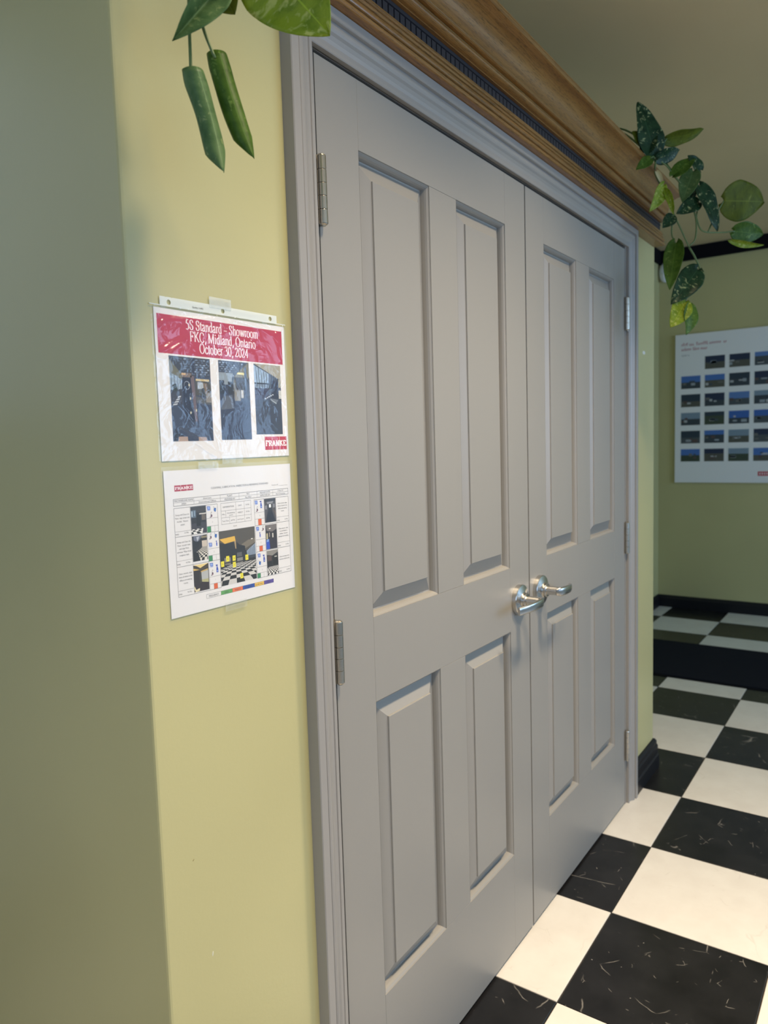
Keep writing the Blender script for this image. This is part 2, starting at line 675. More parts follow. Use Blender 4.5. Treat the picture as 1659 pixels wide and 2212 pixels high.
# ------------------------------------------------------------------ closet walls
CX0, CX1, CT = -0.395, 2.06, 2.27
OPX0, OPX1, OPZ = -0.012, 1.695, 2.044
plan = [(CX0, 0), (OPX0, 0), (OPX0, 0.10), (CX0 + 0.1, 0.10), (CX0 + 0.1, YA), (CX0, YA)]
structure(obj('wall_left', loft(bmesh.new(), [[(x, y, 0) for x, y in plan], [(x, y, CT) for x, y in plan]]), MAT['wall'], bevel=0.004),
          'yellow closet wall turning the corner beside the doors and carrying the two notices', 'wall')
structure(obj('wall_front_right', bx(OPX1, CX1, 0, 0.10, 0, CT), MAT['wall'], bevel=0.004), 'narrow yellow wall strip right of the double doors', 'wall')
structure(obj('wall_front_head', bx(OPX0, OPX1, 0.0, 0.10, OPZ, CT), MAT['wall']), 'wall above the double doors hidden by the wooden cornice', 'wall')
structure(obj('wall_right', bx(CX1 - 0.1, CX1, 0.10, YB, 0, CT), MAT['wall']), 'far side wall of the closet', 'wall')
structure(obj('trim_4', bx(CX0, CX1, 0.0, YB, CT, CT + 0.012), MAT['ceiling']), 'flat board closing the top of the closet', 'trim')
structure(obj('baseboard_right', sweep_plan(base_prof, [(1.769, 0.0), (CX1, 0.0), (CX1, YB)]), MAT['black']),
          'black stepped baseboard around the corner right of the doors', 'baseboard')
structure(obj('baseboard_left', sweep_plan(base_prof, [(CX0, YA), (CX0, 0.0), (-0.086, 0.0)]), MAT['black']),
          'black stepped baseboard around the corner left of the doors', 'baseboard')

# paint chips on the yellow wall: small dents with a light rim
def chip(x, z, w_, h_, ang, mat, y=-0.0004):
    b = bmesh.new()
    c, s = math.cos(ang), math.sin(ang)
    ring0, ring1 = [], []
    for k in range(8):
        t = 2 * math.pi * k / 8
        u, v = w_ * math.cos(t), h_ * math.sin(t)
        ring0.append((x + u * c - v * s, 0.0, z + u * s + v * c))
        ring1.append((x + 0.6 * (u * c - v * s), y, z + 0.6 * (u * s + v * c)))
    return loft(b, [ring0, ring1])


MAT['chip'] = flat('bare_plaster', (0.70, 0.68, 0.60), 0.8)
MAT['chip_dark'] = flat('dark_scuff', (0.25, 0.20, 0.07), 0.8)

wl = bpy.data.objects['wall_left']
obj('paint_chip', chip(-0.3403, 0.7885, 0.0021, 0.0006, 0.6, MAT['chip_dark']), MAT['chip_dark'], wl)
obj('paint_chip', chip(-0.3142, 0.6290, 0.0010, 0.0040, -0.15, MAT['chip']), MAT['chip'], wl)
obj('paint_chip', chip(1.918, 1.690, 0.018, 0.007, 0.0, MAT['chip']), MAT['chip'], bpy.data.objects['wall_front_right'])

# ------------------------------------------------------------------ door casing (trim_1)
trim1 = empty('trim_1', (0, 0, 0))
structure(trim1, 'grey moulded door casing framing the double doors', 'door casing')
XI, XR, ZI = -0.014, 1.6975, 2.0375
cas = [(0.0, 0.0), (0.0, 0.0095), (0.0015, 0.0105), (0.0075, 0.0105), (0.0090, 0.0085), (0.0150, 0.0088), (0.0210, 0.0105), (0.0270, 0.0138),
       (0.0310, 0.0172), (0.0345, 0.0190), (0.0385, 0.0198), (0.0425, 0.0190), (0.0450, 0.0168), (0.0480, 0.0160), (0.0490, 0.0225), (0.0505, 0.0238),
       (0.0665, 0.0238), (0.0680, 0.0222), (0.0680, 0.0)]
obj('casing_leg', loft(bmesh.new(), [[(XI - w_, -t, 0) for w_, t in cas], [(XI - w_, -t, ZI + w_) for w_, t in cas]]), MAT['casing'], trim1)
obj('casing_leg', loft(bmesh.new(), [[(XR + w_, -t, 0) for w_, t in cas], [(XR + w_, -t, ZI + w_) for w_, t in cas]]), MAT['casing'], trim1)
obj('casing_head', loft(bmesh.new(), [[(XI - w_, -t, ZI + w_) for w_, t in cas], [(XR + w_, -t, ZI + w_) for w_, t in cas]]), MAT['casing'], trim1)
obj('jamb', bx(-0.0125, -0.0015, 0.0, 0.1, 0, 2.044), MAT['casing'], trim1)
obj('jamb', bx(1.6850, 1.6955, 0.0, 0.1, 0, 2.044), MAT['casing'], trim1)
obj('jamb_head', bx(-0.0015, 1.6850, 0.004, 0.1, 2.0375, 2.0445), MAT['casing'], trim1)
obj('door_stop', bx(-0.0015, 1.6850, 0.046, 0.06, 0.0, 2.0375), MAT['grout'], trim1)  # dark sheet across the whole opening, hides light in the gaps round the leaves

# ------------------------------------------------------------------ cornice (trim_2)
trim2 = empty('trim_2', (0, 0, 2.105))
structure(trim2, 'stained oak cornice with a black dentil strip above the doors', 'cornice')
Z0 = 2.105
KX0, KX1 = -0.405, 2.055


def crown(name, prof, mat, x0=KX0, x1=KX1, smooth=False):
    o = obj(name, sweep_x([(y, z - Z0) for y, z in prof], x0, x1), mat, trim2)
    return o


def arc(cy, cz, ry, rz, a0, a1, n=10):
    return [(cy + ry * math.cos(math.radians(a0 + (a1 - a0) * k / n)), cz + rz * math.sin(math.radians(a0 + (a1 - a0) * k / n))) for k in range(n + 1)]


low = [(-0.0, 2.1055), (-0.0365, 2.1055)] + arc(-0.0365, 2.1105, 0.0045, 0.005, 270, 90, 8)[1:] + \
      [(-0.0345, 2.1160), (-0.0345, 2.1190)] + arc(-0.0345, 2.1260, 0.005, 0.0065, 270, 90, 8) + \
      [(-0.0325, 2.1335), (-0.0325, 2.1360)] + arc(-0.0325, 2.1395, 0.003, 0.0035, 270, 90, 6) + \
      [(-0.0310, 2.1440), (-0.0310, 2.1465)] + arc(-0.0310, 2.1500, 0.003, 0.0035, 270, 90, 6) + \
      [(-0.0295, 2.1545), (-0.0295, 2.1585), (0.0, 2.1585)]
crown('reeded_moulding', low, MAT['wood'])
crown('dentil_band', [(0.0, 2.1590), (-0.0200, 2.1590), (-0.0200, 2.1820), (-0.0245, 2.1835), (-0.0245, 2.1870), (-0.0225, 2.1885), (-0.0225, 2.1925), (0.0, 2.1925)], MAT['dentil'])
bull = [(0.0, 2.1930), (-0.030, 2.1930), (-0.030, 2.1950)] + arc(-0.030, 2.2045, 0.0155, 0.0092, 270, 130, 10) + \
       [(-0.0415, 2.2135), (-0.0500, 2.2135), (-0.0530, 2.2150), (-0.0530, 2.2185), (0.0, 2.2185)]
crown('bullnose_moulding', bull, MAT['wood'])
cov = [(0.0, 2.2190), (-0.0505, 2.2190), (-0.0520, 2.2215)] + arc(-0.0965, 2.2215, 0.0445, 0.054, 0, 84, 14)[1:] + \
      [(-0.0965, 2.2760), (-0.0995, 2.2775), (-0.1005, 2.2865), (-0.080, 2.2865), (-0.02, 2.2865), (0.0, 2.2865)]
crown('cove_moulding', cov, MAT['wood'])
crown('top_edge', [(-0.092, 2.2868), (-0.1008, 2.2868), (-0.1008, 2.2905), (-0.092, 2.2905)], MAT['wood'])
tb = bmesh.new()
box(tb, -0.0078, 0.0078, -0.0240, -0.0195, 2.1605 - Z0, 2.1812 - Z0)
tme = None
nt = 128
pitch = (KX1 - KX0 - 0.01) / nt
for k in range(nt):
    if tme is None:
        o = obj('dentil', tb, MAT['dentil'], trim2, bevel=0.0006, seg=1)
        tme = o
    else:
        o = tme.copy()
        link(o, trim2)
    o.location = (KX0 + 0.005 + pitch * (k + 0.5), 0, 0)

# ------------------------------------------------------------------ doors
DW, S, PW = 0.8394, 0.1187, 0.2445
ZP = [0.274, 0.8808, 1.0475, 1.9063]
DH, DB = 2.0295, 0.008
DT = 0.04


def raised_panel(name, x0, x1, z0, z1, parent):
    rings = []
    for ins, y in ((0.0, 0.0), (0.0004, 0.0022), (0.0018, 0.0032), (0.0042, 0.0055), (0.0062, 0.0095), (0.0074, 0.0145), (0.0078, 0.0180), (0.0105, 0.0185),
                   (0.0425, 0.0042), (0.0430, 0.0012), (0.0440, 0.0006)):
        rings.append([(x0 + ins, y, z0 + ins), (x1 - ins, y, z0 + ins), (x1 - ins, y, z1 - ins), (x0 + ins, y, z1 - ins)])
    bm = bmesh.new()
    rv = [[bm.verts.new(p) for p in r] for r in rings]
    for a, b in zip(rv[:-1], rv[1:]):
        for i in range(4):
            j = (i + 1) % 4
            bm.faces.new((a[i], a[j], b[j], b[i]))
    bm.faces.new(rv[-1])
    bmesh.ops.recalc_face_normals(bm, faces=bm.faces)
    # back of the panel
    box(bm, x0, x1, 0.0195, DT - 0.006, z0, z1)
    return obj(name, bm, MAT['door'], parent)


def hinge(parent, x, z, mat, leaf_dir):
    L = 0.117
    h = empty('hinge', (x, -0.0085, z), parent)
    r = 0.0082
    prev = -L / 2
    segs = [0.026, 0.022, 0.021, 0.022, 0.026]
    for k, s_ in enumerate(segs):
        b = bmesh.new()
        lo, hi = prev, prev + s_ - 0.0006
        if k == 0:
            prof = [(lo, r * 0.55), (lo + 0.002, r * 0.93), (lo + 0.0035, r), (hi, r)]
        elif k == 4:
            prof = [(lo, r), (hi - 0.0035, r), (hi - 0.002, r * 0.93), (hi, r * 0.6)]
        else:
            prof = [(lo, r), (hi, r)]
        lathe(b, prof, (0, 0, 0), (0, 0, 1), 20)
        obj('knuckle', b, mat, h, smooth=False, bevel=0.0005, seg=2, angle=40)
        prev += s_
    obj('hinge_leaf', bx(-0.0018 if leaf_dir > 0 else -0.0016, 0.0016 if leaf_dir > 0 else 0.0018, 0.004, 0.030, -L / 2, L / 2), mat, h)
    b = lathe(bmesh.new(), [(-L / 2 - 0.001, 0.004), (-L / 2 + 0.001, 0.004)], (0, 0, 0), (0, 0, 1), 14)
    obj('hinge_pin', b, mat, h)


def lever(parent, x, z, s):
    """s = +1: lever points to +x"""
    e = empty('lever_handle', (x, 0, z), parent)
    rp = [(0.0, 0.0405), (0.0115, 0.0405), (0.0128, 0.0392), (0.0170, 0.0215), (0.0190, 0.0200)]
    ro_ = obj('rose', lathe(bmesh.new(), rp, (0, 0, 0), (0, -1, 0), 56), MAT['satin'], e, smooth=True)
    m = ro_.modifiers.new('edge', 'EDGE_SPLIT')
    m.split_angle = math.radians(24)
    cp = [(0.0185, 0.0190), (0.0205, 0.0190), (0.0205, 0.0165), (0.0235, 0.0165), (0.0235, 0.0185), (0.0260, 0.0185), (0.0270, 0.0170)]
    co = obj('collar', lathe(bmesh.new(), cp, (0, 0, 0), (0, -1, 0), 40), MAT['satin'], e, smooth=True)
    m = co.modifiers.new('edge', 'EDGE_SPLIT')
    m.split_angle = math.radians(24)
    nk = obj('neck', lathe(bmesh.new(), [(0.026, 0.0125), (0.052, 0.0118), (0.060, 0.0112)], (0, 0, 0), (0, -1, 0), 32), MAT['satin'], e, smooth=True)
    m = nk.modifiers.new('edge', 'EDGE_SPLIT')
    m.split_angle = math.radians(40)
    # the grip: a flattened bar curving back to the door at its end
    path = catmull([(-s * 0.0125, -0.0545, 0.0), (-s * 0.004, -0.0645, 0.0), (s * 0.016, -0.0690, 0.0), (s * 0.050, -0.0680, -0.001), (s * 0.080, -0.0610, -0.003), (s * 0.104, -0.0500, -0.006)], 8)
    rings = []
    n = len(path)
    for i, p in enumerate(path):
        t = i / (n - 1)
        d = (path[min(i + 1, n - 1)] - path[max(i - 1, 0)]).normalized()
        q = Vector((0, 0, 1))
        nn = d.cross(q).normalized()
        hz = 0.0122 * (0.72 + 0.28 * min(1, t * 6)) - 0.0030 * max(0, t - 0.4)
        th = 0.0058 - 0.0016 * t
        if i == 0:
            hz *= 0.6
            th *= 0.6
        ring = []
        for k in range(20):
            a = 2 * math.pi * k / 20
            cx, sx = math.cos(a), math.sin(a)
            ring.append(p + nn * th * (abs(cx) ** 0.7) * (1 if cx > 0 else -1) + q * hz * (abs(sx) ** 0.6) * (1 if sx > 0 else -1))
        rings.append(ring)
    gp = obj('lever', loft(bmesh.new(), rings), MAT['satin'], e, smooth=True)
    m = gp.modifiers.new('edge', 'EDGE_SPLIT')
    m.split_angle = math.radians(45)


def make_door(n, x0, hinge_left, label):
    d = empty('door_%d' % n, (x0, 0, 0))
    structure(d, label, 'door')
    g = 0.00018
    c = [0.0015, S, S + PW, DW - S - PW, DW - S, DW - 0.0015]

    def pc(name, a, b, z0, z1):
        return obj(name, bx(a, b, 0.0, DT, z0, z1), MAT['door'], d, bevel=0.0005, seg=1)
    pc('stile', c[0], c[1], DB, DH)
    pc('stile', c[4], c[5], DB, DH)
    pc('bottom_rail', c[1] + g, c[4] - g, DB, ZP[0])
    pc('lock_rail', c[1] + g, c[4] - g, ZP[1], ZP[2])
    pc('top_rail', c[1] + g, c[4] - g, ZP[3], DH)
    pc('mullion', c[2], c[3], ZP[0] + g, ZP[1] - g)
    pc('mullion', c[2], c[3], ZP[2] + g, ZP[3] - g)
    for z0, z1 in ((ZP[0], ZP[1]), (ZP[2], ZP[3])):
        raised_panel('panel', c[1], c[2], z0, z1, d)
        raised_panel('panel', c[3], c[4], z0, z1, d)
    for k, z in enumerate((0.231, 1.010, 1.806)):
        hinge(d, 0.0005 if hinge_left else DW - 0.0005, z, MAT['nickel'], 1 if hinge_left else -1)
    if hinge_left:
        lever(d, 0.768, 0.957, -1)
    else:
        lever(d, 0.903 - x0, 0.960, 1)
    return d


make_door(1, 0.0, True, 'grey four panel door leaf hinged beside the paper notices')
make_door(2, DW + 0.0035, False, 'grey four panel door leaf hinged beside the corner with the plant')


# ------------------------------------------------------------------ flat print on paper
class Ink:
    """printed shapes in millimetres from the sheet's upper left corner, as thin ink layers on the paper"""
    def __init__(self, step=0.000012):
        self.v, self.f, self.c, self.step = [], [], [], step

    def poly(self, pts, col, lev=1):
        col = srgb(col)
        b = len(self.v)
        for x, y in pts:
            self.v.append((x * 0.001, -lev * self.step, -y * 0.001))
        self.f.append(tuple(range(b, b + len(pts))))
        self.c.append(col)

    def rect(self, x0, y0, x1, y1, col, lev=1):
        self.poly([(x0, y0), (x0, y1), (x1, y1), (x1, y0)], col, lev)

    def line(self, x0, y0, x1, y1, col='222222', w=0.35, lev=2):
        dx, dy = x1 - x0, y1 - y0
        L = math.hypot(dx, dy) or 1
        nx, ny = -dy / L * w / 2, dx / L * w / 2
        self.poly([(x0 + nx, y0 + ny), (x1 + nx, y1 + ny), (x1 - nx, y1 - ny), (x0 - nx, y0 - ny)], col, lev)

    def frame(self, x0, y0, x1, y1, col='222222', w=0.35, lev=2):
        self.line(x0, y0, x1, y0, col, w, lev)
        self.line(x0, y1, x1, y1, col, w, lev)
        self.line(x0, y0, x0, y1, col, w, lev)
        self.line(x1, y0, x1, y1, col, w, lev)

    def disc(self, cx, cy, rx, ry, col, lev=2, n=14):
        self.poly([(cx + rx * math.cos(2 * math.pi * k / n), cy - ry * math.sin(2 * math.pi * k / n)) for k in range(n)], col, lev)

    def text(self, s, x, y, size, col='222222', lev=3, align='CENTER', wx=1.0):
        cu = bpy.data.curves.new('t', 'FONT')
        cu.body = s
        cu.size = size
        cu.align_x = align
        cu.resolution_u = 2
        to = bpy.data.objects.new('t', cu)
        COL.objects.link(to)
        dg = bpy.context.evaluated_depsgraph_get()
        me = bpy.data.meshes.new_from_object(to.evaluated_get(dg))
        b = len(self.v)
        for p in me.vertices:
            self.v.append(((x + p.co.x * wx) * 0.001, -lev * self.step, (-y + p.co.y) * 0.001))
        cc = srgb(col)
        for p in me.polygons:
            self.f.append(tuple(b + i for i in p.vertices))
            self.c.append(cc)
        bpy.data.objects.remove(to)
        bpy.data.curves.remove(cu)
        bpy.data.meshes.remove(me)

    def scribble(self, x0, x1, y, h, col='333333', lev=3, rnd=None):
        """a line of print too small to read: word groups of short strokes"""
        rnd = rnd or random
        x = x0
        while x < x1 - h * 0.5:
            wl = min(rnd.uniform(1.6, 4.2) * h, x1 - x)
            k = x
            while k < x + wl - h * 0.2:
                hh = h * rnd.choice((0.62, 0.62, 0.62, 1.0))
                self.rect(k, y - hh, k + h * 0.20, y, col, lev)
                if rnd.random() < 0.6:
                    self.rect(k, y - hh, k + h * 0.42, y - hh + h * 0.16, col, lev)
                else:
                    self.rect(k, y - h * 0.16, k + h * 0.42, y, col, lev)
                k += h * 0.55
            x += wl + h * 0.5

    # pen font: a broad nib gives thick stems, thin arches and serifs
    def pen(self, strokes, ox, oy, size, nib, hair, col, lev=3, wx=1.0):
        for si, st in enumerate(strokes):
            lv = lev + 0.3 * si
            pts = [Vector((p[0] * wx, p[1])) for p in (catmull([(a, b, 0) for a, b in st], 5) if len(st) > 2 else [(a, b, 0) for a, b in st])]
            n = len(pts)
            offs = []
            for i in range(n):
                d = (pts[min(i + 1, n - 1)] - pts[max(i - 1, 0)])
                if d.length < 1e-9:
                    d = Vector((1, 0))
                d.normalize()
                wd = hair + (nib - hair) * abs(d.y) ** 1.5
                offs.append(Vector((-d.y, d.x)) * wd / 2)
            for i in range(n - 1):
                q = (pts[i] + offs[i], pts[i + 1] + offs[i + 1], pts[i + 1] - offs[i + 1], pts[i] - offs[i])
                self.poly([(ox + a.x * size, oy - a.y * size) for a in q], col, lv)

    def serif_text(self, s, cx, y, size, col, width, lev=3):
        adv = sum(GL[c][0] for c in s)
        wx = width / (adv * size)
        x = cx - width / 2
        for c in s:
            a, st = GL[c]
            self.pen(st, x, y, size, 0.088, 0.045, col, lev, wx)
            x += a * size * wx

    def obj(self, name, parent, loc):
        me = bpy.data.meshes.new(name)
        me.from_pydata(self.v, [], self.f)
        at = me.color_attributes.new('ink', 'FLOAT_COLOR', 'CORNER')
        k = 0
        for fi, f in enumerate(self.f):
            c = self.c[fi]
            for _ in f:
                at.data[k].color = (c[0], c[1], c[2], 1)
                k += 1
        me.materials.append(MAT['print'])
        o = bpy.data.objects.new(name, me)
        link(o, parent)
        o.location = loc
        return o


def stem(x, y0, y1, top=True, bot=True, w=0.085):
    s = [[(x, y0), (x, y1)]]
    if bot:
        s.append([(x - w, y0 + 0.012), (x + w, y0 + 0.012)])
    if top:
        s.append([(x - w, y1 - 0.012), (x + w, y1 - 0.012)])
    return s


def flag(x, y):
    return [[(x - 0.085, y - 0.035), (x, y - 0.005)]]


def ring(cx, cy, rx, ry, n=12, a0=0, a1=360):
    return [(cx + rx * math.cos(math.radians(a0 + (a1 - a0) * k / n)), cy + ry * math.sin(math.radians(a0 + (a1 - a0) * k / n))) for k in range(n + 1)]


XH, CH = 0.45, 0.66
GL = {' ': (0.25, []), '-': (0.5, [[(0.02, 0.23), (0.48, 0.23)]]),
      ',': (0.25, [[(0.12, 0.07), (0.15, 0.0), (0.09, -0.13)]]),
      '5': (0.5, [[(0.40, 0.65), (0.17, 0.65)], [(0.17, 0.65), (0.12, 0.40)], [(0.12, 0.40), (0.30, 0.40), (0.41, 0.24), (0.36, 0.07), (0.20, 0.0), (0.06, 0.04)]]),
      'S': (0.56, [[(0.45, 0.49), (0.42, 0.61), (0.28, 0.66), (0.13, 0.60), (0.11, 0.49), (0.19, 0.39), (0.35, 0.30), (0.45, 0.19), (0.41, 0.06), (0.26, 0.0), (0.11, 0.06), (0.07, 0.19)]]),
      't': (0.28, [[(0.13, 0.58), (0.13, 0.10), (0.17, 0.02), (0.27, 0.05)], [(0.02, 0.44), (0.26, 0.44)]]),
      'a': (0.44, [[(0.08, 0.34), (0.14, 0.44), (0.25, 0.44), (0.31, 0.34), (0.31, 0.10), (0.35, 0.02), (0.43, 0.05)], [(0.31, 0.27), (0.12, 0.20), (0.05, 0.10), (0.12, 0.0), (0.22, 0.02), (0.31, 0.10)]]),
      'n': (0.50, stem(0.12, 0, XH, False) + flag(0.12, XH) + [[(0.12, 0.34), (0.24, 0.44), (0.35, 0.42), (0.39, 0.30), (0.39, 0.0)], [(0.31, 0.012), (0.47, 0.012)]]),
      'd': (0.50, [[(0.37, 0.68), (0.37, 0.0)], [(0.28, 0.66), (0.37, 0.675)], [(0.37, 0.02), (0.47, 0.04)], [(0.37, 0.36), (0.28, 0.44), (0.14, 0.40), (0.06, 0.22), (0.13, 0.04), (0.26, 0.0), (0.37, 0.09)]]),
      'r': (0.34, stem(0.12, 0, XH, False) + flag(0.12, XH) + [[(0.12, 0.32), (0.20, 0.42), (0.28, 0.44), (0.33, 0.40)]]),
      'h': (0.50, stem(0.12, 0, 0.68, False) + flag(0.12, 0.68) + [[(0.12, 0.34), (0.24, 0.44), (0.35, 0.42), (0.39, 0.30), (0.39, 0.0)], [(0.31, 0.012), (0.47, 0.012)]]),
      'o': (0.50, [ring(0.25, 0.22, 0.19, 0.225)]),
      'w': (0.72, [[(0.08, 0.44), (0.24, 0.0)], [(0.24, 0.0), (0.37, 0.44)], [(0.37, 0.44), (0.52, 0.0)], [(0.52, 0.0), (0.66, 0.44)], [(0.01, 0.44), (0.17, 0.44)], [(0.30, 0.44), (0.44, 0.44)], [(0.58, 0.44), (0.72, 0.44)]]),
      'm': (0.78, stem(0.12, 0, XH, False) + flag(0.12, XH) + [[(0.12, 0.34), (0.22, 0.44), (0.33, 0.42), (0.37, 0.30), (0.37, 0.0)], [(0.37, 0.34), (0.47, 0.44), (0.60, 0.42), (0.64, 0.30), (0.64, 0.0)], [(0.30, 0.012), (0.45, 0.012)], [(0.57, 0.012), (0.72, 0.012)]]),
      'F': (0.56, stem(0.14, 0, CH) + [[(0.14, 0.645), (0.50, 0.645)], [(0.50, 0.65), (0.50, 0.52)], [(0.14, 0.34), (0.38, 0.34)], [(0.38, 0.42), (0.38, 0.26)]]),
      'K': (0.72, stem(0.14, 0, CH) + [[(0.20, 0.30), (0.54, 0.645)], [(0.28, 0.37), (0.62, 0.0)], [(0.44, 0.648), (0.66, 0.648)], [(0.52, 0.012), (0.72, 0.012)]]),
      'C': (0.67, [[(0.58, 0.47), (0.52, 0.61), (0.36, 0.665), (0.16, 0.58), (0.06, 0.33), (0.15, 0.08), (0.36, -0.005), (0.52, 0.04), (0.60, 0.14)]]),
      'M': (0.89, stem(0.12, 0, CH) + [[(0.14, 0.65), (0.43, 0.02)], [(0.43, 0.02), (0.73, 0.65)]] + stem(0.74, 0, CH)),
      'i': (0.28, stem(0.13, 0, XH, False) + flag(0.13, XH) + [[(0.13, 0.56), (0.13, 0.65)]]),
      'l': (0.28, stem(0.13, 0, 0.68, False) + flag(0.13, 0.68)),
      'O': (0.72, [ring(0.36, 0.33, 0.29, 0.335, 16)]),
      'c': (0.44, [[(0.38, 0.34), (0.31, 0.43), (0.19, 0.43), (0.07, 0.28), (0.09, 0.10), (0.21, 0.0), (0.33, 0.03), (0.40, 0.11)]]),
      'b': (0.50, [[(0.12, 0.68), (0.12, 0.02)], [(0.03, 0.655), (0.12, 0.675)], [(0.12, 0.34), (0.24, 0.44), (0.38, 0.39), (0.44, 0.22), (0.36, 0.04), (0.22, 0.0), (0.12, 0.06)]]),
      'e': (0.44, [[(0.08, 0.26), (0.38, 0.26)], [(0.38, 0.26), (0.36, 0.38), (0.24, 0.445), (0.10, 0.36), (0.06, 0.20), (0.13, 0.05), (0.25, 0.0), (0.36, 0.04), (0.41, 0.12)]]),
      '3': (0.5, [[(0.08, 0.53), (0.15, 0.64), (0.28, 0.66), (0.37, 0.55), (0.33, 0.42), (0.20, 0.36)], [(0.20, 0.36), (0.36, 0.32), (0.42, 0.18), (0.34, 0.04), (0.18, 0.0), (0.06, 0.04)]]),
      '0': (0.5, [ring(0.25, 0.33, 0.18, 0.335, 14)]),
      '2': (0.5, [[(0.07, 0.50), (0.14, 0.62), (0.26, 0.66), (0.37, 0.58), (0.37, 0.44), (0.24, 0.25), (0.06, 0.03)], [(0.05, 0.035), (0.40, 0.035)], [(0.40, 0.03), (0.45, 0.13)]]),
      '4': (0.5, [[(0.34, 0.66), (0.34, 0.0)], [(0.34, 0.65), (0.04, 0.20)], [(0.04, 0.20), (0.46, 0.20)]]),
      }
LOGO = {'F': (0.62, [[(0.14, 0), (0.14, 0.7)], [(0.0, 0.05), (0.32, 0.05)], [(0.0, 0.65), (0.56, 0.65)], [(0.54, 0.70), (0.54, 0.48)], [(0.14, 0.36), (0.42, 0.36)]]),
        'R': (0.72, [[(0.14, 0), (0.14, 0.7)], [(0.0, 0.05), (0.30, 0.05)], [(0.0, 0.65), (0.36, 0.65)], [(0.36, 0.65), (0.52, 0.58), (0.52, 0.42), (0.36, 0.35)], [(0.36, 0.35), (0.14, 0.35)], [(0.38, 0.35), (0.58, 0.04)], [(0.48, 0.05), (0.70, 0.05)]]),
        'A': (0.74, [[(0.12, 0.04), (0.36, 0.68)], [(0.36, 0.68), (0.60, 0.04)], [(0.20, 0.24), (0.52, 0.24)], [(0.0, 0.05), (0.26, 0.05)], [(0.46, 0.05), (0.74, 0.05)]]),
        'N': (0.78, [[(0.14, 0), (0.14, 0.7)], [(0.14, 0.68), (0.60, 0.02)], [(0.62, 0), (0.62, 0.7)], [(0.0, 0.05), (0.28, 0.05)], [(0.0, 0.65), (0.20, 0.65)], [(0.48, 0.65), (0.76, 0.65)]]),
        'K': (0.74, [[(0.14, 0), (0.14, 0.7)], [(0.18, 0.32), (0.54, 0.66)], [(0.28, 0.40), (0.60, 0.04)], [(0.0, 0.05), (0.28, 0.05)], [(0.0, 0.65), (0.28, 0.65)], [(0.42, 0.65), (0.68, 0.65)], [(0.48, 0.05), (0.72, 0.05)]]),
        'E': (0.64, [[(0.14, 0), (0.14, 0.7)], [(0.0, 0.05), (0.58, 0.05)], [(0.0, 0.65), (0.56, 0.65)], [(0.55, 0.70), (0.55, 0.50)], [(0.57, 0.0), (0.57, 0.20)], [(0.14, 0.36), (0.44, 0.36)]])}


def logo(k, x0, y0, x1, y1, red, lev=1):
    k.rect(x0, y0, x1, y1, red, lev)
    W, H = x1 - x0, y1 - y0
    for f in (0.333, 0.667):
        k.rect(x0 + W * f - W * 0.008, y0, x0 + W * f + W * 0.008, y1, 'f0d8da', lev + 1)
    word = 'FRANKE'
    adv = sum(LOGO[c][0] for c in word) + 0.06 * 5
    tw = W * 0.94
    size = H * 0.62
    wx = tw / (adv * size)
    x = x0 + W * 0.03
    yb = y0 + H * 0.72
    for c in word:
        a, st = LOGO[c]
        k.pen(st, x, yb, size, 0.19, 0.12, 'fbf2f2', lev + 2, wx)
        x += (a + 0.06) * size * wx


def lerp(a, b, t):
    return a + (b - a) * t


class Photo:
    """a printed photograph: shapes in unit coordinates of a rectangle on the sheet"""
    def __init__(self, ink, x0, y0, x1, y1, bg, lev=1):
        self.k, self.r, self.lev = ink, (x0, y0, x1, y1), lev
        ink.rect(x0, y0, x1, y1, bg, lev)

    def P(self, pts, col, l=1):
        x0, y0, x1, y1 = self.r
        cl = [(min(1, max(0, u)), min(1, max(0, v))) for u, v in pts]
        self.k.poly([(lerp(x0, x1, u), lerp(y0, y1, v)) for u, v in cl], col, self.lev + l)

    def R(self, u0, v0, u1, v1, col, l=1):
        self.P([(u0, v0), (u0, v1), (u1, v1), (u1, v0)], col, l)

    def checker(self, hz, top, bottom, vx, cols, spread, dark, light, l=1, left=0.0):
        """floor tiles in perspective; vx vanishing point, hz horizon"""
        rows = []
        d = 1.0
        v = bottom
        q = 1.0 / (bottom - hz)
        while v > top and len(rows) < 16:
            rows.append(v)
            q += 0.42 / (bottom - hz) * 0.55
            v = hz + 1.0 / q
        rows.append(top)
        for ri in range(len(rows) - 1):
            va, vb = rows[ri], rows[ri + 1]
            for ci in range(-cols, cols):
                ua0 = vx + (ci * spread) * (va - hz) / (bottom - hz)
                ua1 = vx + ((ci + 1) * spread) * (va - hz) / (bottom - hz)
                ub0 = vx + (ci * spread) * (vb - hz) / (bottom - hz)
                ub1 = vx + ((ci + 1) * spread) * (vb - hz) / (bottom - hz)
                if max(ua1, ub1) <= left or min(ua0, ub0) >= 1:
                    continue
                col = light if (ri + ci) % 2 else dark
                self.P([(max(left, ua0), va), (max(left, ua1), va), (max(left, ub1), vb), (max(left, ub0), vb)], col, l)


# ---- notice one: landscape sheet in a punched clear sleeve
s1 = empty('notice_in_sleeve', (-0.359, -0.0006, 1.5718))
tag(s1, 'notice with a red title bar in a punched clear sleeve on the yellow wall', 'notice')


